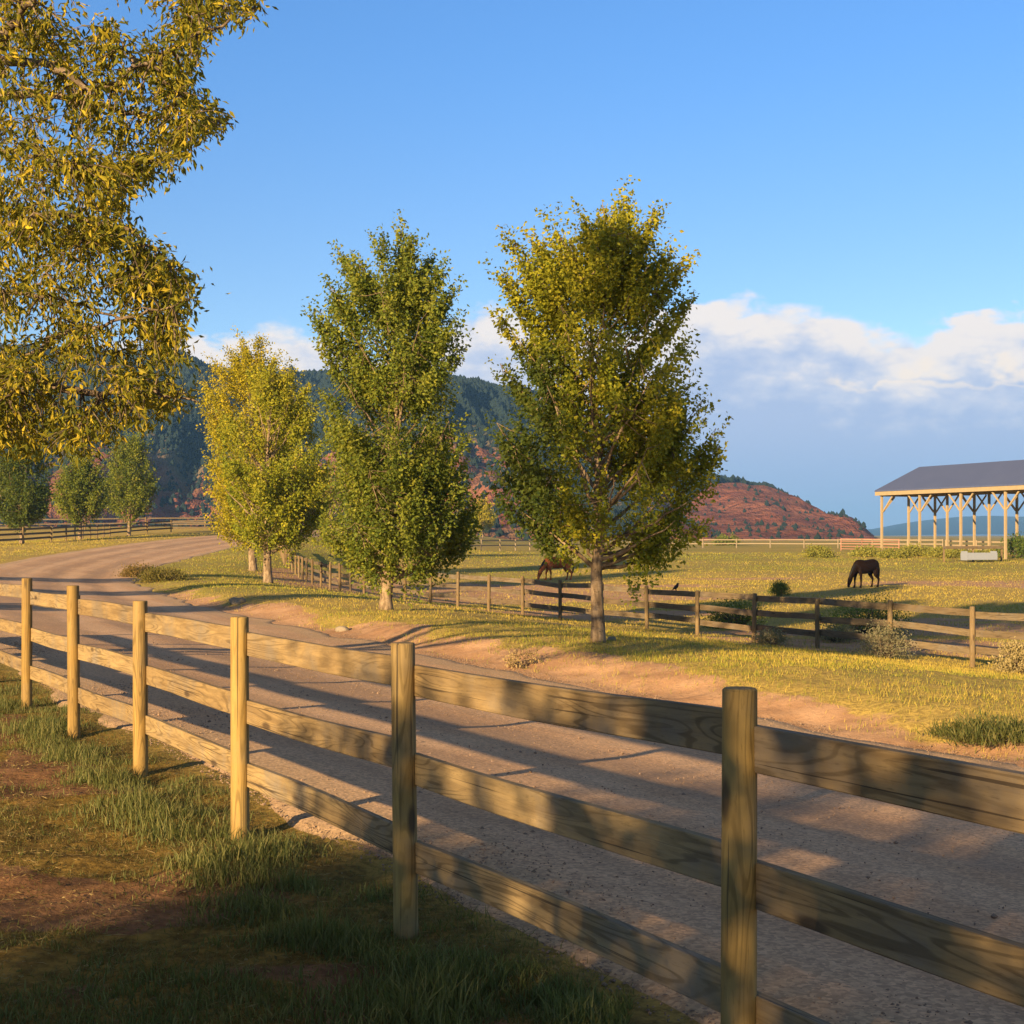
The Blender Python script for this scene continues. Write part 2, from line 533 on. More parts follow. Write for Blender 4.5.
def build_road():
    vs = np.concatenate([np.arange(-25, 30, .35), np.arange(30, 70, .6), np.arange(70, 165, 1.0)])
    S = np.concatenate([[-.055, -.03], np.linspace(0, 1, 46), [1.03, 1.055]])
    V, S2 = np.meshgrid(vs, S, indexing='ij')
    ul, ur = road_edges(V)
    ul = ul + (fbm(V / 1.3, V * 0 + 2, 5, 3) - .5) * .5
    ur = ur + (fbm(V / 1.7, V * 0 + 9, 6, 3) - .5) * .9
    U = ul + (ur - ul) * S2
    X, Y = xy_of(U, V)
    d = np.minimum(S2, 1 - S2) * (ur - ul)
    Z = zbase(X, Y) + .014 - .16 * sstep(.02, -.35, d)
    Z = Z + (fbm(X / 1.6, Y / 1.6, 23, 3) - .5) * .03 * sstep(0, .6, d)
    Z = Z - .03 * (np.exp(-((S2 - .3) / .07) ** 2) + np.exp(-((S2 - .52) / .07) ** 2) + np.exp(-((S2 - .78) / .06) ** 2)) * .6
    nv, ns = V.shape
    idx = np.arange(nv * ns).reshape(nv, ns)
    Q = np.stack([idx[:-1, :-1].ravel(), idx[:-1, 1:].ravel(), idx[1:, 1:].ravel(), idx[1:, :-1].ravel()], 1)
    lane = np.stack([U.ravel() - ul.ravel(), V.ravel(), V.ravel() * 0], 1)
    o = mesh_np('road', np.stack([X.ravel(), Y.ravel(), Z.ravel()], 1), Q[:, ::-1], M['road'], None,
                {'lane': ('FLOAT_VECTOR', lane), 'edge': ('FLOAT', sstep(1.3, 0, d).ravel())}, True)
    tag(o, kind='structure', label='unpaved pinkish gravel road curving away to the left')


build_ground()
build_road()

# hills: a long wooded mountain falling to red cliffs at its right end
HPX = [-700, -300, 0, 60, 120, 180, 215, 260, 330, 400, 455, 510, 560, 620, 690, 700, 712, 725, 740, 752, 765, 778, 788, 800, 812, 826, 834, 842, 852, 858, 866, 870, 874]
HPY = [352, 348, 349, 352, 355, 358, 371, 377, 376, 376, 380, 393, 411, 440, 470, 474, 480, 484, 486, 489, 489, 494, 500, 502, 510, 516, 517, 515, 518, 522, 529, 533, 536]
D_FOOT, D_CREST = 420.0, 1050.0


def hill_height(tx, Y):
    """tx = X/Y bearing, Y = distance; returns height and slope fraction."""
    crest = 1.83 + (HY - np.interp(tx * F + 512, HPX, HPY)) / F * D_CREST
    X = tx * Y; px_h = tx * F + 512
    q = np.clip((Y - D_FOOT) / (D_CREST - D_FOOT), 0, 1.6)
    prof = np.where(q < 1, .30 * q + .70 * sstep(.15, 1.02, q), 1 - .35 * (q - 1) ** 1.5)
    rav = fbm(X / 75 + .3 * np.sin(Y / 130), Y / 260, 81, 4) - .5
    rav2 = np.abs(fbm(X / 38, Y / 150, 85, 3) - .5)
    amp = sstep(0, .25, q) * (1 - .95 * sstep(.80 - .25 * sstep(600, 720, px_h), .985 - .1 * sstep(600, 720, px_h), q))
    rav3 = np.abs(fbm(X / 13 + Y / 90, Y / 80, 88, 3) - .5) - .12
    h = crest * prof + amp * (rav * (.42 + .45 * sstep(600, 720, px_h)) + (rav2 - .12) * .34 + rav3 * .16) * np.maximum(crest, 34) * sstep(0, 14, crest)
    sh = -2.0 + 4 * sstep(0, .1, q)
    return h * sstep(0, .08, q) + sh - 1.5, q


def tree_line(px):
    return np.interp(px, [600, 690, 740, 790, 830], [.55, .66, .78, .93, .98])


def red_cover(tx, q, X, Y):
    px = tx * F + 512
    r = sstep(600, 690, px) * sstep(.03, -.05, q - tree_line(px) + .16 * (fbm(X / 40, Y / 40, 90, 3) - .5))
    r2 = (1 - sstep(560, 650, px)) * sstep(.62, .44, q + .2 * (fbm(X / 70, Y / 70, 91, 3) - .5)) * .6
    return np.clip(np.maximum(r, r2), 0, 1)


def build_hills():
    tx = np.linspace(-.95, (874 - 512) / F, 620)
    q = np.concatenate([np.linspace(0, 1, 120), np.linspace(1.03, 1.6, 14)])
    T, Qq = np.meshgrid(tx, q)
    Y = D_FOOT + Qq * (D_CREST - D_FOOT)
    X = T * Y
    Z, _ = hill_height(T, Y)
    red = red_cover(T, Qq, X, Y)
    px = T * F + 512
    wood = np.clip(sstep(.42, .66, Qq + .3 * (fbm(X / 60, Y / 60, 95, 3) - .5)) * (1 - sstep(560, 690, px)) + sstep(-.03, .03, Qq - tree_line(px)) * sstep(560, 690, px) + .2 * (1 - red) * (px < 640), 0, 1)
    ny, nx = T.shape
    idx = np.arange(nx * ny).reshape(ny, nx)
    F4 = np.stack([idx[:-1, :-1].ravel(), idx[:-1, 1:].ravel(), idx[1:, 1:].ravel(), idx[1:, :-1].ravel()], 1)
    o = mesh_np('hills', np.stack([X.ravel(), Y.ravel(), Z.ravel()], 1), F4, M['hills'], None,
                {'red': ('FLOAT', red.ravel()), 'wooded': ('FLOAT', wood.ravel())}, True)
    tag(o, kind='structure', label='long dark wooded mountain falling to red rock cliffs')
    # the far blue range on the right
    fx = [560, 700, 800, 868, 880, 900, 930, 960, 990, 1024, 1100, 1300, 1700, 2400]
    fy = [533, 532, 530, 529, 527, 523, 519, 516, 515, 517, 512, 505, 500, 510]
    tx = np.linspace((560 - 512) / F, 1.3, 160)
    q = np.linspace(0, 1.4, 34)
    T, Qq = np.meshgrid(tx, q)
    Y = 4300 + Qq * 1700
    crest = 1.83 + (HY - np.interp(T * F + 512, fx, fy)) / F * 6000
    X = T * Y
    prof = np.where(Qq < 1, sstep(-.2, 1.02, Qq), 1 - .5 * (Qq - 1))
    Z = crest * prof + (fbm(X / 300, Y / 700, 99, 4) - .5) * crest * .3 * sstep(0, .4, Qq) * (1 - sstep(.7, 1, Qq)) - 3
    ny, nx = T.shape
    idx = np.arange(nx * ny).reshape(ny, nx)
    F4 = np.stack([idx[:-1, :-1].ravel(), idx[:-1, 1:].ravel(), idx[1:, 1:].ravel(), idx[1:, :-1].ravel()], 1)
    o = mesh_np('hills', np.stack([X.ravel(), Y.ravel(), Z.ravel()], 1), F4, M['hills'], None,
                {'red': ('FLOAT', X.ravel() * 0 + .0), 'wooded': ('FLOAT', X.ravel() * 0 + 1)}, True)
    tag(o, kind='structure', label='far blue range of hills behind the open barn')


def build_hill_forest():
    r = np.random.RandomState(21)
    n = 90000
    tx = r.uniform(-.62, (866 - 512) / F, n); q = r.uniform(.02, 1.05, n) ** .9
    Y = D_FOOT + q * (D_CREST - D_FOOT); X = tx * Y
    px = tx * F + 512
    red = red_cover(tx, q, X, Y)
    dens = .62 * sstep(.3, .65, q) + .24
    dens = dens * (1 - .72 * red)
    right = sstep(600, 700, px)
    dens = dens * (1 - right) + right * (.8 * sstep(.94, .985, q) * (px < 790) + .025)
    keep = r.rand(n) < dens
    # tree line along the crest above the red cliffs
    m_ = 5200
    tx[:m_] = r.uniform((560 - 512) / F, (775 - 512) / F, m_); q[:m_] = tree_line(tx[:m_] * F + 512) - .03 + (1.05 - tree_line(tx[:m_] * F + 512)) * r.rand(m_)
    Y[:m_] = D_FOOT + q[:m_] * (D_CREST - D_FOOT); X[:m_] = tx[:m_] * Y[:m_]; keep[:m_] = r.rand(m_) < .8
    px[:m_] = tx[:m_] * F + 512; red[:m_] = 0
    X, Y, tx, q = X[keep], Y[keep], tx[keep], q[keep]
    Z, _ = hill_height(tx, Y)
    n = len(X)
    red = red[keep]; px = px[keep]
    R = r.uniform(.9, 2.1, n) * (1 - .42 * red * (q < .9)); H = R * r.uniform(1.5, 2.6, n)
    k = 6
    ang = np.arange(k) * 2 * math.pi / k
    ring = []
    for lev, rr in ((.12, .75), (.45, 1.0), (.78, .6)):
        j = 1 + .45 * (r.rand(n, k) - .5)
        ring.append(np.stack([X[:, None] + R[:, None] * rr * j * np.cos(ang), Y[:, None] + R[:, None] * rr * j * np.sin(ang), (Z + H * lev - .5)[:, None] + 0 * j + .3 * (r.rand(n, k) - .5)], -1))
    top = np.stack([X, Y, Z + H], -1)[:, None]
    V = np.concatenate(ring + [top], 1)
    m_ = V.shape[1]; base = (np.arange(n) * m_)[:, None, None]
    qd = np.array([[a * k + j, a * k + (j + 1) % k, (a + 1) * k + (j + 1) % k, (a + 1) * k + j] for a in range(2) for j in range(k)])
    td = np.array([[2 * k + j, 2 * k + (j + 1) % k, 3 * k] for j in range(k)])
    o = mesh_np('hill_forest', V.reshape(-1, 3), [(base + qd).reshape(-1, 4), (base + td).reshape(-1, 3)], M['pine'])
    tag(o, 'scattered dark pines covering the mountain slopes', 'forest', kind='stuff')


build_hills()
build_hill_forest()


# ------------------------------------------------------------------ foliage
def leaf_cloud(cent, axis, length, width, tint, r, fold=True):
    """Leaf blades: base point, pointing axis, length, width, colour per leaf."""
    n = len(cent)
    axis = axis / (np.linalg.norm(axis, axis=1)[:, None] + 1e-9)
    rnd = r.normal(size=(n, 3))
    side = np.cross(axis, rnd); side /= np.linalg.norm(side, axis=1)[:, None] + 1e-9
    nor = np.cross(axis, side)
    L = length[:, None]; W = width[:, None]
    mid = cent + axis * L * .45 + nor * L * .07
    tip = cent + axis * L - nor * L * .06
    V = np.stack([cent, mid + side * W * .5, tip, mid - side * W * .5], 1)
    Q = (np.arange(n) * 4)[:, None] + np.array([[0, 1, 2, 3]])
    T = np.repeat(tint, 4, axis=0)
    return V.reshape(-1, 3), Q, T


def pick_tints(n, palette, r, cl_id=None, ncl=1):
    pal = np.array(palette)
    k = len(pal)
    a = r.rand(n) * .55
    if cl_id is not None: a = a + .45 * r.rand(ncl)[cl_id]
    a = np.clip(a, 0, .999) * (k - 1)
    i = a.astype(int); f = (a - i)[:, None]
    c = pal[i] * (1 - f) + pal[np.minimum(i + 1, k - 1)] * f
    return c * r.uniform(.8, 1.2, (n, 1))


YELLOWGREEN = [(.095, .135, .016), (.185, .21, .02), (.30, .285, .022), (.43, .35, .028)]
OLIVE = [(.06, .095, .018), (.11, .145, .022), (.19, .205, .028), (.28, .26, .03)]
GOLD = [(.17, .165, .014), (.30, .265, .016), (.42, .34, .02), (.52, .38, .025)]
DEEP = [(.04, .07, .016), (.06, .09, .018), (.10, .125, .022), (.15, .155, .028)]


def prof_px(pxb, depth, zb, rows):
    return [(CAM_Z + (HY - y) * depth / F - zb, (a - pxb) * depth / F, (b - pxb) * depth / F) for y, a, b in rows]


def make_tree(name, label, X, Y, prof, tr, n_limb, n_cl, per, leaf, palette, seed, bark, group=None, sig=1.0, cat='tree', zb=None, lobes=.28, droop=.35, trunk_top=.93, upper=None, carve=.36, deep=None, tips=()):
    r = np.random.RandomState(seed)
    zb = gz(X, Y) - .03 if zb is None else zb
    root = thing(name, (X, Y, zb), label, cat, group)
    prof = sorted(prof)
    pz = np.array([p_[0] for p_ in prof]); xl = np.array([p_[1] for p_ in prof]); xr = np.array([p_[2] for p_ in prof])
    pz = pz - np.interp(pz, [pz[0], pz[-1]], [0, .30 * sig])
    ztop = pz[-1]; z0 = pz[0]
    cxf = lambda z: np.interp(z, pz, (xl + xr) / 2)
    rf = lambda z: np.interp(z, pz, (xr - xl) / 2)
    # trunk
    tb = MB()
    tz = np.concatenate([[0, .12, .35], np.linspace(.8, ztop * trunk_top, 12)])
    wob = np.cumsum(r.normal(size=(len(tz), 2)), 0) * .02 * ztop / 8
    bl = sstep(z0 * .6, ztop * .75, tz)
    px_ = cxf(tz) * bl + wob[:, 0] * sstep(0, 1.5, tz); py_ = wob[:, 1] * sstep(0, 1.5, tz)
    trad = tr * (1 - .93 * (tz / (ztop * trunk_top)) ** .85) + tr * .22 * np.exp(-tz / .16)
    tpts = np.stack([px_, py_, tz], 1)
    tb.tube(tpts + root.location[:], trad, 10, rough=.08)
    tp = lambda z: np.array([np.interp(z, tz, px_), np.interp(z, tz, py_), z])
    # limbs
    limb_pts = [tpts[tz > z0 * .8]]; limb_rad = [np.interp(limb_pts[0][:, 2], tz, trad)]
    for i in range(n_limb):
        za = z0 * .75 + (ztop * .84 - z0 * .75) * ((i + r.rand()) / n_limb) ** 1.1
        A = i * 2.39996 + r.rand() * .7
        reach = .88
        ze = za + rf(za) * r.uniform(.6, 1.3) + .15
        ze = min(ze, ztop * .97)
        R = rf(ze) * reach
        end = np.array([cxf(ze) + R * math.cos(A), R * math.sin(A), ze])
        st = tp(za)
        mid = st * .45 + end * .55 + np.array([0, 0, -.12 * np.linalg.norm(end - st)]) + r.normal(size=3) * .04
        s = np.linspace(0, 1, 8)[:, None]
        P = (1 - s) ** 2 * st + 2 * s * (1 - s) * mid + s ** 2 * end + r.normal(size=(8, 3)) * .02
        P[0] = st
        r0 = np.interp(za, tz, trad) * .5
        RR = np.linspace(r0, .006, 8)
        tb.tube(P + root.location[:], RR, 6, cap=False)
        limb_pts.append(P[2:]); limb_rad.append(RR[2:])
    LP = np.vstack(limb_pts); LR = np.concatenate(limb_rad)
    # clusters of leaves within an uneven envelope
    zz = np.linspace(z0, ztop, 200); wgt = (rf(zz) + .12) ** 1.5
    cdf = np.cumsum(wgt) / wgt.sum()
    cz = np.interp(r.rand(n_cl), cdf, zz)
    ph = r.rand(n_cl) * 2 * math.pi
    lob = (1 - lobes) + lobes * 2 * fbm(ph * 1.3 + 10, cz * .95 * 8 / max(5, ztop), seed, 3)
    lob = np.clip(lob, .3, 1.12)
    rho = np.sqrt(r.uniform(.04, 1, n_cl))
    RR = rf(cz) * lob
    C = np.stack([cxf(cz) + RR * rho * np.cos(ph), RR * rho * np.sin(ph), cz + r.normal(size=n_cl) * .08], 1)
    ck = 8 / max(5, ztop)
    keep = fbm((C[:, 0] + .55 * C[:, 1]) * 1.15 * ck + 20, C[:, 2] * 1.15 * ck, seed + 9, 2) > carve
    C = C[keep]; ph = ph[keep]; cz = cz[keep]; n_cl = len(C)
    for (tx_, tz_, n_) in tips:                              # leading shoots that make the outline ragged
        c0 = cxf(tz_); w_ = tx_ - c0
        z1 = max(z0, tz_ - max(.16 * ztop, abs(w_) * .9))
        a_ = np.array([c0 + w_ * .35, r.normal() * .25, z1]); b_ = np.array([tx_, r.normal() * .3, tz_])
        S = tp(min(z1, ztop * .85) - .05 * ztop)
        s_ = np.linspace(0, 1, 9)[:, None]
        P_ = (1 - s_) ** 2 * S + 2 * s_ * (1 - s_) * a_ + s_ ** 2 * b_
        tb.tube(P_ + root.location[:], np.linspace(np.interp(S[2], tz, trad) * .45, .004, 9), 5, cap=False)
        LP = np.vstack([LP, P_[3:]]); LR = np.concatenate([LR, np.linspace(.02, .005, 6)])
        w2 = r.uniform(.35, 1.0, n_)[:, None]
        q_ = (1 - w2) ** 2 * S + 2 * w2 * (1 - w2) * a_ + w2 ** 2 * b_ + r.normal(size=(n_, 3)) * .13 * sig * (1.25 - w2)
        q_[:, 2] -= .12 * sig
        C = np.vstack([C, q_]); ph = np.concatenate([ph, r.rand(n_)]); cz = np.concatenate([cz, q_[:, 2]])
    n_cl = len(C)
    # pull each cluster to hang near its closest limb
    near = np.empty(n_cl, int)
    for a in range(0, n_cl, 500):
        d = ((C[a:a+500, None] - (LP - [0, 0, .25])[None]) ** 2).sum(-1)
        near[a:a+500] = d.argmin(1)
    B = LP[near]
    dist = np.linalg.norm(C - B, axis=1)
    for i in range(n_cl):
        if dist[i] < .05: continue
        mid = (B[i] + C[i]) / 2 + np.array([0, 0, -.06 * dist[i]])
        tb.tube(np.array([B[i], mid, C[i]]) + root.location[:], [min(.02, LR[near[i]] * .7) + .003, .008, .004], 3, cap=False)
    tb.build('trunk', bark, root, True)
    # leaves
    N = n_cl * per
    cid = np.repeat(np.arange(n_cl), per)
    outd = C - np.stack([cxf(C[:, 2]), 0 * cz, C[:, 2] - .35], 1)
    outd /= np.linalg.norm(outd, axis=1)[:, None] + 1e-6
    sc = sig * r.uniform(.65, 1.25, n_cl)[cid]
    grow = outd * .55 + np.array([0, 0, .75])
    grow /= np.linalg.norm(grow, axis=1)[:, None]
    P = np.clip(r.normal(size=(N, 3)), -1.9, 1.9) * np.array([.105, .105, .09]) * sc[:, None]
    spray = (r.rand(n_cl) < .42)[cid]
    P = np.where(spray[:, None], P * .6, P)
    P = P + grow[cid] * (np.clip(r.normal(size=N), -1.7, 1.7) * np.where(spray, .36, .17) * sc)[:, None] + C[cid]
    ax = outd[cid] * .5 + r.normal(size=(N, 3)) * .75 + np.array([0, 0, -droop])
    Ls = leaf * r.uniform(.7, 1.35, N)
    tint = pick_tints(N, palette, r, cid, n_cl)
    if upper is not None:                                   # leaves turning yellow towards the top
        f = sstep(upper[0], upper[1], (P[:, 2] - z0) / (ztop - z0) + r.normal(size=N) * .08)[:, None] * .26
        tint = tint * (1 - f) + pick_tints(N, GOLD, r, cid, n_cl) * f
    if deep is not None:                                    # shade painted into the leaf colour of one lower bough
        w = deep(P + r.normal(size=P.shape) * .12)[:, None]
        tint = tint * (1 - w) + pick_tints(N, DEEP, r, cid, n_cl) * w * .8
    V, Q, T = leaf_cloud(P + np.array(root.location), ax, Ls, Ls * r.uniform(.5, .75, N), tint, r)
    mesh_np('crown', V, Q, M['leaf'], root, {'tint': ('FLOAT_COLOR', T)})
    return root


def px_tree(name, label, px, py, rows, yy=None, tips=(), **kw):
    X, Y = at(px, py) if yy is None else ((px - 512) / F * yy, yy)
    zb = gz(X, Y) - .03
    tips = [((a - px) * Y / F, CAM_Z + (HY - b) * Y / F - zb, n_) for a, b, n_ in tips]
    return make_tree(name, label, X, Y, prof_px(px, Y, zb, rows), zb=zb, tips=tips, **kw)


ROW = 'cottonwood trees along the road verge'
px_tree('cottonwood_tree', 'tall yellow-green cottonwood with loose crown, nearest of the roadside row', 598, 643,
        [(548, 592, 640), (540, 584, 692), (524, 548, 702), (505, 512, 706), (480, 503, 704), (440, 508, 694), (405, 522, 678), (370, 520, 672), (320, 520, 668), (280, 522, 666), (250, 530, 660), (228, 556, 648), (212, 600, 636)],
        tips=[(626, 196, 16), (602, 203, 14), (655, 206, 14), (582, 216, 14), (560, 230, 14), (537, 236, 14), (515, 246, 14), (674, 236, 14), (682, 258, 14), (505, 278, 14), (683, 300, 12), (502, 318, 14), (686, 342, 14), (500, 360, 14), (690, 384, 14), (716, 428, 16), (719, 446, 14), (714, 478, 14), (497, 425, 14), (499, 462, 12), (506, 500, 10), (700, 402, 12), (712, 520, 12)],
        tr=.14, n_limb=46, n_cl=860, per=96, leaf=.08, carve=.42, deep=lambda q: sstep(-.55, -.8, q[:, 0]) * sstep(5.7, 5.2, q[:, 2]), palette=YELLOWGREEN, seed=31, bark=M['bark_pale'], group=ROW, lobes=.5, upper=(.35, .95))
px_tree('cottonwood_tree', 'olive green cottonwood with dense upright crown, second nearest of the roadside row', 386, 610,
        [(566, 378, 400), (556, 350, 455), (535, 337, 468), (500, 330, 468), (460, 330, 462), (420, 334, 457), (380, 332, 452), (340, 336, 447), (310, 336, 446), (290, 342, 440), (272, 352, 430), (258, 380, 422), (246, 392, 414)],
        tips=[(401, 231, 20), (411, 240, 16), (385, 246, 16), (345, 255, 18), (360, 262, 16), (425, 256, 16), (437, 272, 14), (448, 296, 14), (330, 286, 16), (319, 308, 16), (322, 326, 14), (456, 318, 14), (457, 350, 14), (326, 352, 12), (470, 505, 14), (470, 535, 14), (334, 538, 12)],
        tr=.18, n_limb=48, n_cl=860, per=96, leaf=.098, carve=.385, palette=OLIVE, seed=32, bark=M['bark_pale'], group=ROW, lobes=.36, sig=1.25)
px_tree('cottonwood_tree', 'yellow cottonwood with tall pointed top, rear trunk of the close pair', 253, 571,
        [(545, 240, 262), (530, 215, 290), (480, 208, 300), (440, 210, 302), (400, 207, 306), (365, 218, 290), (352, 230, 276), (342, 246, 264)],
        tips=[(243, 336, 12), (262, 337, 12), (228, 344, 12), (277, 350, 10), (213, 358, 12), (207, 385, 10), (293, 370, 10)],
        tr=.24, n_limb=40, n_cl=760, per=80, leaf=.13, palette=GOLD, seed=33, bark=M['bark_pale'], group=ROW, lobes=.2, sig=1.7)
px_tree('cottonwood_tree', 'green and yellow cottonwood with straight trunk, front trunk of the close pair', 268, 583,
        [(545, 255, 282), (532, 226, 316), (500, 214, 326), (460, 218, 322), (430, 226, 316), (400, 242, 302), (378, 252, 290), (364, 264, 282)],
        tips=[(272, 352, 10), (290, 364, 10), (306, 384, 12), (313, 408, 10), (324, 462, 10), (327, 500, 10)],
        tr=.22, n_limb=40, n_cl=700, per=80, leaf=.125, palette=YELLOWGREEN, seed=34, bark=M['bark_pale'], group=ROW, lobes=.22, sig=1.5, upper=(.5, 1.0))
px_tree('cottonwood_tree', 'small low yellow-green cottonwood half hidden between the close pair and the olive one', 333, 556,
        [(545, 325, 342), (538, 308, 352), (510, 303, 358), (480, 308, 352), (462, 320, 345), (450, 330, 338)],
        tr=.2, n_limb=24, n_cl=200, per=55, leaf=.15, palette=YELLOWGREEN, seed=35, bark=M['bark_pale'], group=ROW, sig=1.6)

FARROW = 'trees behind the far left rail fence'
for k, (px, py, yy, rows, lab, pal) in enumerate([
        (22, 530, 120, [(522, 10, 34), (510, -8, 50), (480, -4, 48), (455, 4, 42), (435, 12, 34), (424, 20, 26)], 'broad green spreading tree behind the far left fence, at the edge of the photo', DEEP),
        (80, 527, 135, [(518, 72, 90), (508, 57, 106), (490, 58, 104), (470, 66, 98), (452, 76, 88)], 'squat green tree with clear pale trunk behind the far left fence, second from the edge', OLIVE),
        (129, 523, 150, [(516, 120, 138), (508, 108, 154), (480, 108, 152), (455, 112, 150), (440, 118, 144), (432, 126, 136)], 'upright green tree behind the far left fence, nearest the red slope', OLIVE)]):
    px_tree('cottonwood_tree', lab, px, py, rows, tr=.2, n_limb=24, n_cl=420, per=60, leaf=.2, yy=yy, palette=pal, seed=50 + k, bark=M['bark_pale'], group=FARROW, sig=2.2)

px_tree('poplar_tree', 'slim yellow poplar far off between the two main roadside trees', 483, 531.5, [(527, 476, 492), (518, 474, 494), (505, 477, 490), (496, 482, 486)],
        tr=.2, n_limb=12, n_cl=160, per=40, leaf=.35, yy=320, palette=GOLD, seed=61, bark=M['bark_pale'], sig=3.0)
px_tree('poplar_tree', 'low round pale green poplar far off, just left of the slim yellow poplar', 466, 531.5, [(529, 458, 474), (520, 457, 475), (510, 462, 470)],
        tr=.2, n_limb=12, n_cl=140, per=40, leaf=.35, yy=310, palette=YELLOWGREEN, seed=62, bark=M['bark_pale'], sig=3.0)


# the big near tree whose branches hang in from the left
def near_tree():
    r = np.random.RandomState(90)
    TX, TY = -11.4, 15.0
    zb = gz(TX, TY) - .05
    root = thing('willow_tree', (TX, TY, zb), 'large near tree with narrow drooping golden-green leaves hanging in from the left edge', 'tree')
    P_ = lambda px, py, Y: np.array([(px - 512) / F * Y, Y, CAM_Z + (HY - py) / F * Y])
    tb = MB()
    tr = np.array([(TX, TY, zb), (TX, TY, zb + .2), (TX + .05, TY, 1.5), (TX + .1, TY - .05, 2.8), (TX, TY, 4.4), (TX + .15, TY, 6.2), (TX, TY + .1, 8.2), (TX + .1, TY, 10.6)])
    trr = [.36, .29, .25, .22, .18, .13, .08, .03]
    tb.tube(tr, trr, 12, rough=.08)
    limbs = []

    def limb(pts, r0, r1=.008, n=12):
        pts = np.array(pts)
        s = np.linspace(0, len(pts) - 1, n * (len(pts) - 1) // 2 + 2)
        Q = np.stack([np.interp(s, np.arange(len(pts)), pts[:, k]) for k in range(3)], 1)
        for _ in range(2): Q[1:-1] = (Q[:-2] + Q[1:-1] * 2 + Q[2:]) / 4
        Q[1:] += r.normal(size=(len(Q) - 1, 3)) * .02
        R = np.linspace(r0, r1, len(Q)); tb.tube(Q, R, 7, cap=False); limbs.append((Q, R))
    st = lambda k: tr[k]
    limb([st(3), P_(-160, 372, 14.48), P_(0, 371, 14.06), P_(38, 380, 13.92), P_(90, 394, 13.63), P_(150, 390, 13.35), P_(195, 405, 13.21)], .085)
    limb([P_(15, 370, 14.02), P_(33, 353, 13.92), P_(60, 335, 13.49), P_(120, 320, 13.06), P_(195, 300, 12.78)], .035)
    limb([st(3), P_(-150, 390, 16.05), P_(0, 396, 15.62), P_(50, 423, 15.34), P_(106, 460, 14.91)], .06)
    limb([st(4), P_(-170, 280, 14.20), P_(0, 225, 13.63), P_(60, 215, 13.49), P_(130, 230, 13.21), P_(170, 265, 13.06)], .075)
    limb([st(4), P_(-140, 160, 15.05), P_(0, 95, 14.77), P_(60, 96, 14.48), P_(150, 120, 14.20), P_(236, 124, 13.92)], .08)
    limb([st(5), P_(-120, 90, 13.35), P_(0, 42, 13.06), P_(30, 8, 12.92), P_(70, -60, 12.78), P_(110, -130, 12.78)], .085)
    limb([P_(-20, 60, 13.13), P_(46, 63, 13.21), P_(93, 92, 13.06), P_(150, 60, 12.92), P_(205, 30, 12.92), P_(255, 12, 12.92)], .045)
    limb([st(5), P_(-100, -60, 15.62), P_(60, -80, 15.62), P_(180, -20, 15.34), P_(215, 40, 15.19)], .07)
    limb([st(6), P_(-200, -260, 14.91), P_(-60, -300, 14.20), P_(80, -240, 13.63)], .06)
    limb([st(6), P_(-420, -300, 17.75), P_(-300, -380, 19.17)], .05)
    limb([st(5), P_(-560, -60, 17.75), P_(-640, -100, 19.88)], .07)
    limb([st(4), P_(-700, 200, 14.20), P_(-900, 150, 13.49)], .07)
    limb([st(4), P_(-350, 150, 17.75), P_(-150, 120, 19.88)], .07)
    limb([st(6), P_(-600, -380, 14.20), P_(-750, -420, 13.49)], .05)
    limb([st(4), P_(-300, 260, 17.75), P_(-120, 300, 18.74), P_(20, 290, 19.03), P_(90, 270, 19.03)], .06)
    # right-hand outline of the hanging boughs, per pixel row
    oy = [-400, -200, -60, 0, 12, 28, 45, 62, 82, 105, 122, 140, 160, 185, 205, 228, 245, 268, 285, 305, 330, 352, 375, 392, 410, 425, 442, 460]
    ox = [60, 180, 250, 262, 258, 222, 196, 205, 200, 215, 243, 205, 196, 160, 122, 136, 164, 190, 206, 196, 195, 190, 180, 196, 196, 150, 115, 85]

    def bough_points(n, inset, edge):
        out = []
        while len(out) < n:
            py = r.uniform(-330, 456)
            right = np.interp(py, oy, ox) - inset
            left = -900 if py < 330 else -260
            px = right - abs(r.normal()) * 30 if r.rand() < edge else r.uniform(left if r.rand() < .4 else -70, right)
            if px < left or (px < -40 and r.rand() < .6): continue
            Y = r.uniform(12.5, 14.9) if px > -60 else r.uniform(12.4, 18.5)
            q = P_(px, py, Y)
            if ((q[0] - TX) / 9.2) ** 2 + ((q[1] - TY) / 5) ** 2 + ((q[2] - 6.0) / 5.2) ** 2 > 1.3: continue
            pp = SUN_DY * q[0] - SUN_DX * q[1]
            if -16.9 < pp < -12.9 and q[2] > 5.2: continue
            if px > 45 and px < right - 30:
                if fbm(np.array(q[0] * 1.5 + q[1] * .6), np.array(q[2] * 1.5 + q[0] * .4), 74, 2) < (.43 if px > 80 else .34): continue
                if py > 375 and r.rand() < .55 * sstep(370, 420, py): continue
            out.append(q)
        return np.array(out)
    # secondary boughs
    limb([P_(-60, 150, 14.2), P_(0, 150, 14.0), P_(60, 162, 13.8), P_(118, 170, 13.6)], .035)
    limb([P_(-80, 300, 14.3), P_(0, 290, 14.0), P_(70, 300, 13.8), P_(150, 330, 13.6)], .035)
    for q in bough_points(260, 35, .1):
        LP = np.vstack([a for a, _ in limbs]); LR = np.concatenate([b for _, b in limbs])
        d = np.linalg.norm(LP - q + [0, 0, -.1], axis=1); k = d.argmin()
        if d[k] > 3.5 or d[k] < .35: continue
        a = LP[k]
        limb([a, a * .5 + q * .5 + np.array([0, 0, .14 * d[k]]), q], min(.035, LR[k] * .7), .006, 8)
    LP = np.vstack([q[2:] for q, _ in limbs]); LR = np.concatenate([q[2:] for _, q in limbs])
    ends = bough_points(3300, 6, .10)
    PB = []; AX = []; CI = []
    ncl = 0
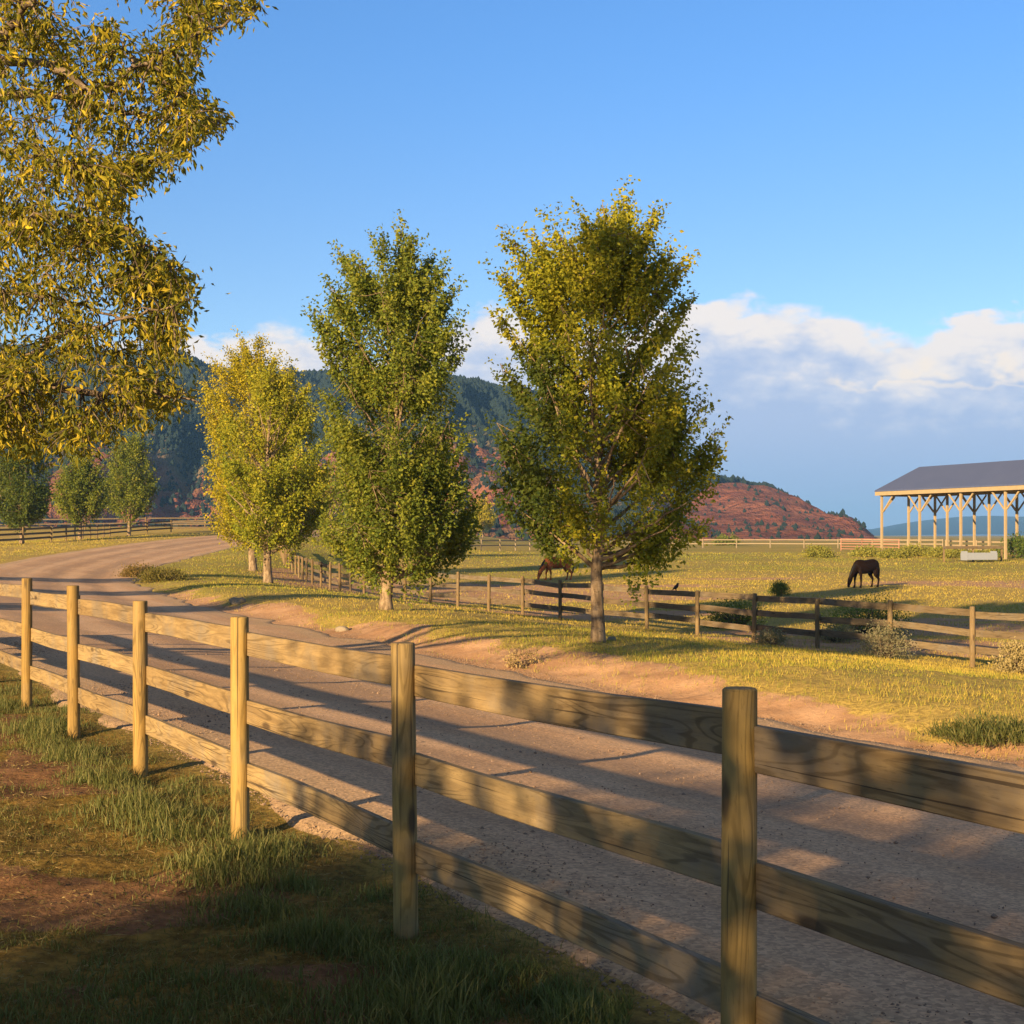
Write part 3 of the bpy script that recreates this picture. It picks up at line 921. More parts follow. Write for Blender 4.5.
    for c in ends:
        d = np.linalg.norm(LP - c + [0, 0, -.15], axis=1); k = d.argmin()
        if d[k] > 1.7: continue
        b = LP[k]; dv = c - b; L = np.linalg.norm(dv)
        if L < .15: continue
        mid = b + dv * .5 + np.array([0, 0, .05 * L + .02]) + r.normal(size=3) * .08 * L
        s_ = np.linspace(0, 1, 7)[:, None]
        Q = (1 - s_) ** 2 * b + 2 * s_ * (1 - s_) * mid + s_ ** 2 * c
        tb.tube(Q, np.linspace(min(.012, LR[k] * .6) + .002, .002, 7), 4, cap=False)
        nb = int(2 + L / .10)
        for w in np.linspace(.25 if L > .5 else .1, 1.0, nb):
            w = min(1, max(.08, w + r.normal() * .09))
            pt = (1 - w) ** 2 * b + 2 * w * (1 - w) * mid + w ** 2 * c + r.normal(size=3) * .05
            m_ = r.randint(2, 7)
            tdir = dv / L
            PB.append(pt + r.normal(size=(m_, 3)) * .045)
            AX.append(np.array([0, 0, -.62]) + tdir * .45 + r.normal(size=(m_, 3)) * .62)
            CI.append(np.full(m_, ncl)); ncl += 1
    tb.build('trunk', M['bark_dark'], root, True)
    Pp = np.vstack(PB); ax = np.vstack(AX); cid = np.concatenate(CI); N = len(Pp)
    Ls = r.uniform(.05, .115, N)
    tint = pick_tints(N, [(.05, .062, .013), (.125, .13, .016), (.29, .235, .022), (.58, .41, .035)], r, cid, ncl)
    V, Q, T = leaf_cloud(Pp, ax, Ls, Ls * r.uniform(.26, .42, N), tint, r)
    mesh_np('crown', V, Q, M['leaf'], root, {'tint': ('FLOAT_COLOR', T)})


near_tree()


# trees standing behind the camera: they throw the shade on the foreground
def pt_of(p_, t_):
    return SUN_DX * t_ + SUN_DY * p_, SUN_DY * t_ - SUN_DX * p_


SHADE = 'trees behind the viewpoint that shade the foreground'
for k, (p_, t_, h, w) in enumerate([(-4.0, -11.0, 5.2, 1.8), (-1.65, -10.0, 5.5, 1.4), (3.2, -11.5, 4.3, 2.5)]):
    X, Y = pt_of(p_, t_)
    make_tree('shade_tree', 'bushy green tree standing behind the viewpoint, its shade on the fence', X, Y,
              [(.1, -w * .75, w * .75), (h * .3, -w, w), (h * .6, -w * .9, w * .9), (h * .85, -w * .6, w * .6), (h, -.15, .15)],
              tr=.14, n_limb=26, n_cl=330, per=60, leaf=.13, palette=OLIVE, seed=70 + k, bark=M['bark_dark'], group=SHADE, sig=1.5)
X, Y = pt_of(-16.7, -4.0)  # added unseen tree, high narrow crown shaped to shade one roadside bough
make_tree('poplar_tree', 'added slim poplar out of view, its high crown shaped to shade one bough', X, Y, [(8.6, -.5, .5), (9.6, -1.05, 1.05), (12, -1.05, 1.05), (13.4, -.8, .8), (14.2, -.1, .1)],
          tr=.2, n_limb=24, n_cl=300, per=50, leaf=.16, palette=OLIVE, seed=79, bark=M['bark_pale'], sig=1.3, carve=.2, lobes=.15)
ROADTREE = 'tall trees lining the left side of the road outside the photo'
for k, (X, Y, h, w) in enumerate([(-19.5, 26, 8, 1.5), (-24.5, 36, 9, 1.4), (-29, 46, 9, 1.5)]):
    make_tree('cottonwood_tree', 'tall cottonwood outside the left edge of the photo, throwing its shadow over the road', X, Y,
              [(1.6, -w * .5, w * .5), (h * .3, -w, w), (h * .6, -w * .9, w * .9), (h * .85, -w * .6, w * .6), (h, -.15, .15)],
              tr=.2, n_limb=24, n_cl=220, per=45, leaf=.17, palette=OLIVE, seed=80 + k, bark=M['bark_pale'], group=ROADTREE, sig=1.8)


# ------------------------------------------------------------------ shrubs and weeds
def shrub(label, px, py, w, h, palette, seed, n=60, per=40, leaf=.06, lw=1.0, name='shrub', cat='shrub', group=None, up=.3, at_xy=None):
    r = np.random.RandomState(seed)
    X, Y = at_xy or at(px, py)
    zb = gz(X, Y) - .03
    root = thing(name, (X, Y, zb), label, cat, group)
    base = np.array([X, Y, zb])
    tb = MB()
    A = r.rand(n) * 6.283; el = np.arccos(r.uniform(0, 1, n)); rad = r.uniform(.55, 1.0, n) ** .6
    lump = .75 + .5 * fbm(A * 1.2, el * 2, seed, 2)
    C = base + np.stack([w / 2 * rad * lump * np.sin(el) * np.cos(A), w / 2 * rad * lump * np.sin(el) * np.sin(A), h * (.12 + .8 * rad * lump * np.cos(el))], 1)
    for i in range(0, n):
        s0 = base + r.normal(size=3) * [w * .06, w * .06, 0]
        tb.tube(np.array([s0, (s0 + C[i]) / 2 + [0, 0, .08 * h], C[i]]), [.012 * max(w, .5), .008 * max(w, .5), .003], 3, cap=False)
    tb.build('stem', M['bark_dark'], root)
    N = n * per; cid = np.repeat(np.arange(n), per)
    sg = .13 * (w + h) / 2
    P = C[cid] + r.normal(size=(N, 3)) * sg * [1, 1, .8]
    P[:, 2] = np.maximum(P[:, 2], zb + .03)
    ax = (C[cid] - base) * .6 / max(w, h) + r.normal(size=(N, 3)) * .6 + [0, 0, up]
    Ls = leaf * r.uniform(.7, 1.4, N)
    V, Q, T = leaf_cloud(P, ax, Ls, Ls * r.uniform(.35, .6, N) * lw, pick_tints(N, palette, r, cid, n), r)
    mesh_np('foliage', V, Q, M['leaf'], root, {'tint': ('FLOAT_COLOR', T)})
    return root


FRESH0 = [(.05, .06, .02), (.09, .10, .03), (.20, .17, .06)]
SAGE = [(.15, .15, .09), (.22, .20, .12), (.30, .26, .15)]
BROWN = [(.12, .075, .03), (.20, .13, .045), (.27, .19, .06)]
WEED = [(.05, .10, .02), (.09, .14, .025), (.16, .18, .03)]
shrub('rounded dark green shrub alone in the paddock left of the dark horse', 779, 596, .95, .75, WEED, 101, per=50)
shrub('leafy green weed clump behind the middle fence, right of the bird', 738, 628, 2.0, .9, WEED, 102, n=90)
shrub('wide leafy green weed clump behind the middle fence below the dark horse', 868, 634, 2.4, 1.05, WEED, 103, n=110)
shrub('pale grey sagebrush in front of the middle fence, right of centre', 884, 658, .95, .85, SAGE, 104, n=70, leaf=.045)
shrub('small pale dry sagebrush at the foot of a lit post on the middle fence', 772, 645, .75, .45, SAGE, 105, n=50, leaf=.045)
shrub('low grey sagebrush between two posts of the middle fence', 836, 641, 1.1, .5, SAGE, 109, n=60, leaf=.045)
shrub('pale golden bush by the middle fence at the right edge of the photo', 1018, 674, .7, .7, [(.3, .24, .12), (.38, .30, .14), (.44, .34, .15)], 106, n=60)
shrub('brown dry shrub on the inner corner of the road bend', 139, 577, 1.6, .6, BROWN, 107, n=60, leaf=.09)
shrub('low brown and green shrub beside the dry one on the road bend', 163, 581, 2.0, .55, [(.10, .09, .025), (.17, .13, .04), (.2, .19, .04)], 108, n=70, leaf=.09)
shrub('thin tan weed standing in the dirt bank across the road', 520, 668, .5, .4, [(.36, .25, .12), (.42, .31, .15)], 110, n=24, per=16, leaf=.05)
shrub('dark green grass tuft at the far road edge near the right border', 992, 738, 1.1, .12, FRESH0, 111, n=70, per=30, leaf=.11, lw=.2, up=1.2, name='grass_tuft', cat='grass tuft')
hr = np.random.RandomState(5)
HEDGE = 'bushes in the strip of scrub in front of the barn'
HED = ['pale green bush near the barn, {}']
spots = ['below the red panels', 'left of the red panels', 'in front of the corner post', 'just left of the second barn post', 'under the second bay',
         'left of the white trough', 'in front of the white trough', 'right of the white trough', 'at the right edge of the photo']
for k, (px, w, h) in enumerate([(868, 3.0, .8), (818, 2.4, 1.0), (893, 2.2, .75), (916, 3.0, 1.0), (940, 2.4, .8), (957, 2.0, .9), (975, 2.2, .5), (993, 1.8, .7), (1019, 3.4, 2.2)]):
    shrub(HED[0].format(spots[k]), px, 556.5 + (k % 3) * .8, w, h, WEED if k in (8,) else [(.14, .16, .035), (.26, .25, .05), (.36, .31, .07)], 120 + k, n=60, per=40, leaf=.2, group=HEDGE)
shrub('small green bush by the far pale fence, left of the red cliffs', 726, 545.5, 4.2, 1.5, [(.10, .13, .03), (.19, .20, .04)], 140, leaf=.3)


# ------------------------------------------------------------------ grass
def blades(X, Y, hgt, wid, tint, r, seg=1, lean=.45):
    n = len(X)
    Z = ground_z(X, Y) - .01
    A = r.rand(n) * 6.283
    dx, dy = np.cos(A), np.sin(A)
    B = r.rand(n) * 6.283; lx = np.cos(B) * hgt * lean * r.rand(n); ly = np.sin(B) * hgt * lean * r.rand(n)
    base = np.stack([X, Y, Z], 1); s = np.stack([dx, dy, 0 * dx], 1) * wid[:, None] * .5
    top = base + np.stack([lx, ly, hgt], 1)
    if seg == 1:
        V = np.stack([base - s, base + s, top], 1)
        Fc = [(np.arange(n) * 3)[:, None] + np.array([[0, 1, 2]])]
        k = 3
    else:
        m_ = base + np.stack([lx * .3, ly * .3, hgt * .55], 1)
        V = np.stack([base - s, base + s, m_ + s * .75, m_ - s * .75, top], 1)
        b = (np.arange(n) * 5)[:, None]
        Fc = [b + np.array([[0, 1, 2, 3]]), b + np.array([[3, 2, 4]])]
        k = 5
    return V.reshape(-1, 3), Fc, np.repeat(tint, k, axis=0)


DRY = [(.34, .26, .05), (.50, .37, .075), (.62, .46, .10)]
FRESH = [(.055, .07, .02), (.10, .115, .03), (.20, .185, .06)]


def build_grass():
    r = np.random.RandomState(300)
    # near verge, on the viewer's side of the first fence
    n = 380000
    Y = 3.6 + 14 * r.rand(n) ** 1.3; X = r.uniform(-.55, .16, n) * Y - .4
    u, v = uv_of(X, Y)
    ul, _ = road_edges(v)
    clump = fbm(X / .45, Y / .45, 151, 3); patch = fbm(X / 1.5, Y / 1.5, 152, 2)
    band = np.exp(-((u + .28) / .42) ** 2)
    dens = np.clip(band * .7 + .50 + 1.9 * (patch - .50), 0, 1.0) * sstep(.42, .60, clump + .12 * band)
    dens = dens * (1 - .85 * dirt_mask(X, Y) * (1 - band)) * sstep(.5, .2, u - (ul - .45))
    k = (r.rand(n) < dens)
    X, Y, u = X[k], Y[k], u[k]; band = band[k]; clump = clump[k]
    h = (.03 + .12 * r.rand(len(X)) ** 2.4) * (.42 + .75 * band * sstep(.4, .65, clump)) * (.6 + clump * .9)
    t = pick_tints(len(X), [(.06, .075, .025), (.11, .12, .038), (.21, .19, .07), (.36, .29, .12), (.42, .33, .16)], r)
    V, Fc, T = blades(X, Y, h, r.uniform(.004, .009, len(X)), t, r, 2, .8)
    o = mesh_np('grass', V, Fc, M['grass'], None, {'tint': ('FLOAT_COLOR', T)})
    tag(o, 'tufted green and dry grass below the near fence', 'grass', kind='stuff')
    n = 330000
    Y = 3.6 + 16 * r.rand(n) ** 1.5; X = r.uniform(-.55, .16, n) * Y - .4
    u, v = uv_of(X, Y); ul, _ = road_edges(v)
    k = (r.rand(n) < (1 - .9 * dirt_mask(X, Y)) * sstep(.30, .52, fbm(X / .3, Y / .3, 155, 3)) * sstep(.75, .1, u - (ul - .45)))
    X, Y = X[k], Y[k]
    h = r.uniform(.012, .05, len(X))
    t = np.where((r.rand(len(X)) < .4)[:, None], pick_tints(len(X), FRESH, r), pick_tints(len(X), [(.13, .10, .04), (.24, .175, .065), (.34, .25, .09)], r))
    V, Fc, T = blades(X, Y, h, r.uniform(.003, .007, len(X)), t, r, 1, 1.6)
    o = mesh_np('grass', V, Fc, M['grass'], None, {'tint': ('FLOAT_COLOR', T)})
    tag(o, 'short dry thatch covering the ground by the near fence', 'grass', kind='stuff')
    n = 26000
    Y = 3.6 + 12 * r.rand(n) ** 1.4; X = r.uniform(-.5, .1, n) * Y - .4
    u, v = uv_of(X, Y); k = u < .35
    X, Y = X[k], Y[k]; n = len(X)
    P = np.stack([X, Y, ground_z(X, Y) + r.uniform(.002, .02, n)], 1)
    A = r.rand(n) * 6.283
    ax = np.stack([np.cos(A), np.sin(A), r.normal(size=n) * .25], 1)
    L = r.uniform(.015, .075, n); broad = r.rand(n) < .22; L = np.where(broad, L * .45, L)
    V, Q, T = leaf_cloud(P, ax, L, np.where(broad, L * .5, L * .07), pick_tints(n, [(.07, .05, .025), (.20, .14, .06), (.38, .28, .13), (.5, .38, .2)], r), r)
    o = mesh_np('leaf_litter', V, Q, M['grass'], None, {'tint': ('FLOAT_COLOR', T)})
    tag(o, 'dry straw and fallen leaves strewn over the foreground soil', 'litter', kind='stuff')
    # seed stalks here and there + verge across the road and the paddock
    n = 620000
    Y = 9 * (150 / 9.0) ** r.rand(n); X = r.uniform(-.40, .42, n) * Y
    u, v = uv_of(X, Y); ul, ur = road_edges(v)
    out = (u > ur + .15) | (u < ul - .6)
    out &= ~((u < ul) & (Y < 24))
    d = dirt_mask(X, Y)
    clump = fbm(X / .8, Y / .8, 161, 3); patch = fbm(X / 4, Y / 4, 162, 2)
    dens = (1 - d) ** .6 * (.35 + .65 * sstep(.38, .6, clump)) * (.45 + .75 * sstep(.35, .6, patch))
    dens = np.maximum(dens, .16 * sstep(.45, .65, clump)) * np.where(Y > 34, .75, 1)
    k = out & (r.rand(n) < dens)
    X, Y = X[k], Y[k]; clump = clump[k]; v = v[k]
    h = (.03 + .075 * r.rand(len(X)) ** 1.7) * (.5 + 1.1 * clump) * np.interp(Y, [0, 30, 150], [.8, .9, 1.4])
    w = np.maximum(.006, Y * .00042) * r.uniform(.7, 1.4, len(X))
    g = green_mask(X, Y)
    pick = (r.rand(len(X)) < np.clip((g - .20) * 2.0 + 1.6 * (fbm(X / 5, Y / 9, 163, 3) - .5), .04, .92))[:, None]
    t = np.where(pick, pick_tints(len(X), [(.19, .21, .028), (.29, .28, .038), (.42, .36, .055)], r), pick_tints(len(X), DRY, r))
    V, Fc, T = blades(X, Y, h, w, t, r, 1, .7)
    o = mesh_np('grass', V, Fc, M['grass'], None, {'tint': ('FLOAT_COLOR', T)})
    tag(o, 'golden dry grass over the verge and the paddock', 'grass', kind='stuff')


build_grass()


def build_gravel():
    r = np.random.RandomState(400)
    n = 34000
    V = r.uniform(-6, 26, n)
    ul, ur = road_edges(V)
    w = ur - ul
    side = r.rand(n)
    U = np.where(side < .42, ul + np.abs(r.normal(size=n)) * .55 - .1, np.where(side < .72, ur - np.abs(r.normal(size=n)) * .5 + .25, r.uniform(0, 1, n) * w + ul))
    X, Y = xy_of(U, V)
    Z = zbase(X, Y) + .012
    R = r.uniform(.003, .010, n) * (1 + 1.2 * (r.rand(n) < .05))
    d = np.array([(1, 0, 0), (-1, 0, 0), (0, 1, 0), (0, -1, 0), (0, 0, 1), (0, 0, -1)], float)
    P = d[None] * R[:, None, None] * r.uniform(.6, 1.2, (n, 6, 1)) * np.array([1, 1, .7])
    P = P + np.stack([X, Y, Z], 1)[:, None] + r.normal(size=(n, 6, 3)) * .0015
    f = np.array([(0, 2, 4), (2, 1, 4), (1, 3, 4), (3, 0, 4), (2, 0, 5), (1, 2, 5), (3, 1, 5), (0, 3, 5)])
    Fc = (np.arange(n) * 6)[:, None, None] + f
    o = mesh_np('gravel', P.reshape(-1, 3), Fc.reshape(-1, 3), plain('gravel_stone', (.23, .155, .105), .9, var=.65, scale=9))
    tag(o, 'loose gravel scattered along the road edges', 'gravel', kind='stuff')


build_gravel()


# ------------------------------------------------------------------ fences
def near_fence():
    fx = lambda k: .69 - 1.174 * k
    fy = lambda k: 4.27 + 2.135 * k
    root = thing('rail_fence', (.69, 4.27, 0), 'near round post fence with three weathered wide boards running along the road', 'fence')
    nrm = np.array([.876, .482, 0])
    P = {}
    for k in range(-3, 10):
        x, y = fx(k), fy(k)
        j = np.random.RandomState(500 + k).rand(4) - .5
        zt = 1.352 + j[0] * .05
        b = MB(); b.post(x, y, ground_z(x, y) - .08, zt, .056 + j[1] * .004, 44, .006)
        b.build('post', M['post'], root, False)
        P[k] = (x, y)
    for k in range(-3, 9):
        a, c = np.array([*P[k], 0.]), np.array([*P[k + 1], 0.])
        d = (c - a) / np.linalg.norm(c - a)
        for z in (1.185, .775, .385):
            j = np.random.RandomState(int(600 + k * 10 + z * 7)).rand(4) - .5
            # boards sit in front of the road side of the posts, ends meeting behind them
            off = nrm * .05
            p0 = a + off + d * .10 + [0, 0, z + .016 + j[0] * .025]
            p1 = c + off - d * .003 + [0, 0, z - .016 + j[1] * .025]
            b = MB(); b.bar(p0, p1, .040, .142, seg=14, bev=.004, warp=.006)
            b.build('rail', M['rail'], root)


near_fence()


def poly_fence(name, label, pts, spacing, H, zs, rw, rh, pr, mats, cat='fence', jit=.5, round_post=True, group=None):
    pts = np.array(pts, float)
    L = np.concatenate([[0], np.cumsum(np.linalg.norm(np.diff(pts, axis=0), axis=1))])
    n = int(round(L[-1] / spacing))
    s = np.linspace(0, L[-1], n + 1)
    X = np.interp(s, L, pts[:, 0]); Y = np.interp(s, L, pts[:, 1])
    r = np.random.RandomState(int(abs(pts[0, 0] * 100)) + 3)
    root = thing(name, (X[0], Y[0], gz(X[0], Y[0])), label, cat, group)
    Z = ground_z(X, Y)
    for i in range(n + 1):
        b = MB()
        b.post(X[i], Y[i], Z[i] - .1, Z[i] + H + (r.rand() - .5) * .06 * jit, pr, 14, .01)
        b.build('post', mats[1], root)
    for i in range(n):
        a = np.array([X[i], Y[i], Z[i]]); c = np.array([X[i+1], Y[i+1], Z[i+1]])
        d = (c - a); d[2] = 0; d /= np.linalg.norm(d)
        nr = np.array([d[1], -d[0], 0]); nr = nr if nr[1] > 0 else -nr
        for z in zs:
            b = MB()
            j = (r.rand(2) - .5) * .07 * jit
            b.bar(a + nr * (pr + rw / 2) + [0, 0, z + j[0]] + d * .004, c + nr * (pr + rw / 2) + [0, 0, z + j[1]] - d * .004, rw, rh, seg=3, warp=.006 * jit)
            b.build('rail', mats[0], root)
    return root


old = (M['old_rail'], M['old_post'])
fp = [xy_of(20.4, 8.24), xy_of(20.4, 25.3), xy_of(20.4, 42), xy_of(20.6, 51), xy_of(21.2, 55)]
x1 = [(-10.6, 73), (-14.6, 90), (-18.0, 108)]
poly_fence('rail_fence', 'old grey three-rail fence with round posts between the grass verge and the horse paddock', fp + x1, 2.44, 1.27, (1.13, .74, .36), .04, .15, .058, old, jit=1.4)
poly_fence('rail_fence', 'distant three-rail fence with pale posts crossing the field at far left below the trees', [at(-70, 547), at(0, 546), at(60, 542), at(110, 537), at(160, 532.5), at(212, 531)], 4.6, 1.4, (1.25, .85, .45), .06, .17, .07, old)
poly_fence('rail_fence', 'farthest thin rail fence on the left, at the foot of the red slope', [at(-40, 531), at(60, 530), at(150, 528.6), at(205, 528.2)], 7.0, 1.5, (1.35, .75), .08, .16, .09, old)
fr = [(-14, 128), (-2, 150), (8, 175), (22, 190), (42, 188), (56, 182)]
pale = (plain('pale_rail', (.26, .20, .13), .8), plain('pale_post', (.26, .20, .13), .8))
poly_fence('rail_fence', 'far pale two-rail fence along the back of the paddock below the red cliffs', fr, 4.5, 1.25, (1.12, .6), .06, .12, .06, pale)


# pinkish steel corral panels by the barn
def corral(x0, y0, x1, y1, label):
    root = thing('corral_panel', (x0, y0, gz(x0, y0)), label, 'corral panel', 'red pipe corral panels')
    za, zb = gz(x0, y0), gz(x1, y1)
    fr_ = MB()
    for (x, y, z) in ((x0, y0, za), (x1, y1, zb)):
        fr_.tube(np.array([(x, y, z + .05), (x, y, z + 1.45)]), .05, 8)
    fr_.build('frame', M['red_pipe'], root)
    for h in (.25, .54, .83, 1.12, 1.4):
        b = MB(); b.tube(np.array([(x0, y0, za + h), (x1, y1, zb + h)]), .04, 8); b.build('pipe', M['red_pipe'], root)


cp = [at(841, 551), at(862, 551.5), at(882, 552), at(899, 552.5)]
for k, lab in enumerate(['pinkish red pipe corral panel, farthest left of the three', 'pinkish red pipe corral panel, middle one beside the barn corner', 'pinkish red pipe corral panel ending right at the barn corner post']):
    corral(*cp[k], *cp[k + 1], lab)


# ------------------------------------------------------------------ barn
def barn():
    o = np.array([38.3, 145.0]); e1 = np.array([.38, -.925]); e2 = np.array([.925, .38])
    zb = .28
    G = lambda s, w: o + e1 * s + e2 * w
    root = thing('pole_barn', (*G(0, 0), gz(*G(0, 0))), 'open timber pole barn with grey metal gable roof on tall braced posts', 'barn')
    bay, nb, W = 6.05, 5, 6.8
    eave, ridge = 5.95, 8.75
    p3 = lambda s, w, z: np.array([*G(s, w), z])
    for w in (0, W / 2, W):
        for i in range(nb + 1):
            g = gz(*G(i * bay, w))
            b = MB(); b.bar(p3(i * bay, w, g - .2), p3(i * bay, w, eave - .05), .20, .20, up=(e1[0], e1[1], 0)); b.build('post', M['barn_wood'], root)
            for sg in (-1, 1):
                if not 0 <= i + sg <= nb: continue
                b = MB(); b.bar(p3(i * bay + sg * .16, w, eave - 1.75), p3(i * bay + sg * 1.75, w, eave - .12), .09, .15)
                b.build('brace', M['barn_wood'], root)
        b = MB(); b.bar(p3(-.25, w, eave + .12 ), p3(nb * bay + .25, w, eave + .12), .22, .36); b.build('beam', M['barn_wood'], root)
    for i in range(nb + 1):
        b = MB()
        b.bar(p3(i * bay, .12, eave - .0), p3(i * bay, W - .12, eave - .0), .12, .26)
        if 0 < i < nb: b.bar(p3(i * bay, W / 2, eave), p3(i * bay, W / 2, ridge - .25), .14, .2, up=(e1[0], e1[1], 0))
        for sg in (0, 1):
            ww = 0.1 if sg == 0 else W - .1
            if i in (0, nb): continue
            b.bar(p3(i * bay, ww, eave + .22), p3(i * bay, W / 2, ridge - .2), .12, .22)
        b.build('truss', M['barn_wood'], root)
        for sg in (-1, 1):
            for w in (0, W):
                if (w == 0 and sg < 0) or (w == W and sg > 0): continue
                b = MB(); b.bar(p3(i * bay, w + sg * .16, eave - 1.7), p3(i * bay, w + sg * 1.6, eave - .15), .12, .18); b.build('brace', M['barn_wood'], root)
    # fascia board along the eaves
    b = MB(); b.bar(p3(-.5, -.46, eave + .22), p3(nb * bay + .5, -.46, eave + .22), .06, .52); b.build('fascia', M['barn_wood'], root)
    b = MB(); b.bar(p3(-.5, W + .46, eave + .22), p3(nb * bay + .5, W + .46, eave + .22), .06, .52); b.build('fascia', M['barn_wood'], root)
    rf = MB()
    th = .12
    pr = [(-.55, eave + .36), (W / 2, ridge), (W + .55, eave + .36), (W + .55, eave + .36 + th), (W / 2, ridge + th), (-.55, eave + .36 + th)]
    V = [p3(s + (0 if abs(w - W / 2) > .1 else (2.2 if s < 1 else -2.2)), w, z) for s in (-.5, nb * bay + .5) for w, z in pr]
    Q = [(0, 1, 7, 6), (1, 2, 8, 7), (2, 3, 9, 8), (3, 4, 10, 9), (4, 5, 11, 10), (5, 0, 6, 11), (0, 5, 4, 1), (1, 4, 3, 2), (6, 7, 10, 11), (7, 8, 9, 10), (0, 1, 2, 2 + 0)][:10]
    Q += [(3, 4, 5, 5)][:0]
    T_ = [(3, 5, 4), (9, 10, 11), (0, 2, 1), (6, 7, 8)]
    rf.add(V, Q[:6] , T_ + [])
    rf.build('roof', M['roof_metal'], root)
    # white feed trough and rail under the barn's near side
    X, Y = (979 - 512) / F * 121.0, 121.0
    g = gz(X, Y)
    tr = thing('feed_trough', (X, Y, g), 'long white feed trough with low wooden rail beside the barn posts', 'trough')
    A = np.array([X, Y, g]); a3 = np.array([.96, .28, 0.])
    e23 = np.array([-.28, .96, 0.])
    b = MB()
    for sgn in (-1, 1):
        b.bar(A + a3 * -1.5 + e23 * .45 * sgn + [0, 0, .5], A + a3 * 1.5 + e23 * .45 * sgn + [0, 0, .5], .08, .6)
    for q_ in (-1.46, 1.46):
        b.bar(A + a3 * q_ - e23 * .41 + [0, 0, .55], A + a3 * q_ + e23 * .41 + [0, 0, .55], .08, .78)
    b.bar(A - a3 * 1.4 + [0, 0, .25], A + a3 * 1.4 + [0, 0, .25], .8, .08)
    b.build('basin', M['white_paint'], tr)
    b = MB(); b.bar(A + a3 * -3 + e23 * .75 + [0, 0, 1.25], A + a3 * 3 + e23 * .75 + [0, 0, 1.25], .1, .24); b.build('rail', M['old_rail'], tr)
    for q_ in (-2.9, 0, 2.9):
        b = MB(); b.bar(A + a3 * q_ + e23 * .88 + [0, 0, -.1], A + a3 * q_ + e23 * .88 + [0, 0, 1.4], .14, .14, up=(1, 0, 0)); b.build('leg', M['old_post'], tr)
    # board fence along the barn's far side
    a, c = G(-2, W + 3.0), G(32, W + 3.0)
    poly_fence('rail_fence', 'low board fence behind the open barn seen between its posts', [a, c], 5.0, 1.4, (1.25, .8, .4), .06, .16, .07, pale)


barn()


# ------------------------------------------------------------------ animals
def loft(b, rows, sides=14):
    """Closed tube through rows (x, y, z, half width, half depth along the section)."""
    R = np.array(rows, float); n = len(R)
    t = np.linspace(0, n - 1, (n - 1) * 4 + 1)
    # smooth interpolation of the rows
    P = np.stack([np.interp(t, np.arange(n), R[:, k]) for k in range(5)], 1)
    for _ in range(2): P[1:-1] = (P[:-2] + 2 * P[1:-1] + P[2:]) / 4
    c = P[:, :3]
    tan = np.gradient(c, axis=0); tan /= np.linalg.norm(tan, axis=1)[:, None]
    side = np.array([0, 1.0, 0]) - tan * tan[:, 1:2]; side /= np.linalg.norm(side, axis=1)[:, None]
    up = np.cross(tan, side)
    A = np.arange(sides) * 2 * math.pi / sides
    V = c[:, None] + side[:, None] * (np.cos(A)[None, :, None] * P[:, 3][:, None, None]) + up[:, None] * (np.sin(A)[None, :, None] * P[:, 4][:, None, None])
    m_ = len(c); k = sides
    Q = [(i*k+j, i*k+(j+1) % k, (i+1)*k+(j+1) % k, (i+1)*k+j) for i in range(m_-1) for j in range(k)]
    V = np.vstack([V.reshape(-1, 3), c[0], c[-1]])
    T = [(m_*k, (j+1) % k, j) for j in range(k)] + [(m_*k+1, (m_-1)*k+j, (m_-1)*k+(j+1) % k) for j in range(k)]
    b.add(V, Q, T)


def fuse(name, lofts, mat, parent, voxel):
    """Several lofted limbs fused into one continuous skin."""
    b = MB()
    for rows in lofts: loft(b, rows)
    f = [np.vstack(b.q), np.vstack(b.t)]
    o = mesh_np(name, np.vstack(b.v), f, mat, None)
    md = o.modifiers.new('Remesh', 'REMESH'); md.mode = 'VOXEL'; md.voxel_size = voxel
    sm = o.modifiers.new('Smooth', 'SMOOTH'); sm.iterations = 5; sm.factor = .5
    dg = bpy.context.evaluated_depsgraph_get()
    ev = bpy.data.meshes.new_from_object(o.evaluated_get(dg))
    o.modifiers.clear(); o.data = ev
    if not ev.materials: ev.materials.append(mat)
    for pl in ev.polygons: pl.use_smooth = True
    o.parent = parent
    return o


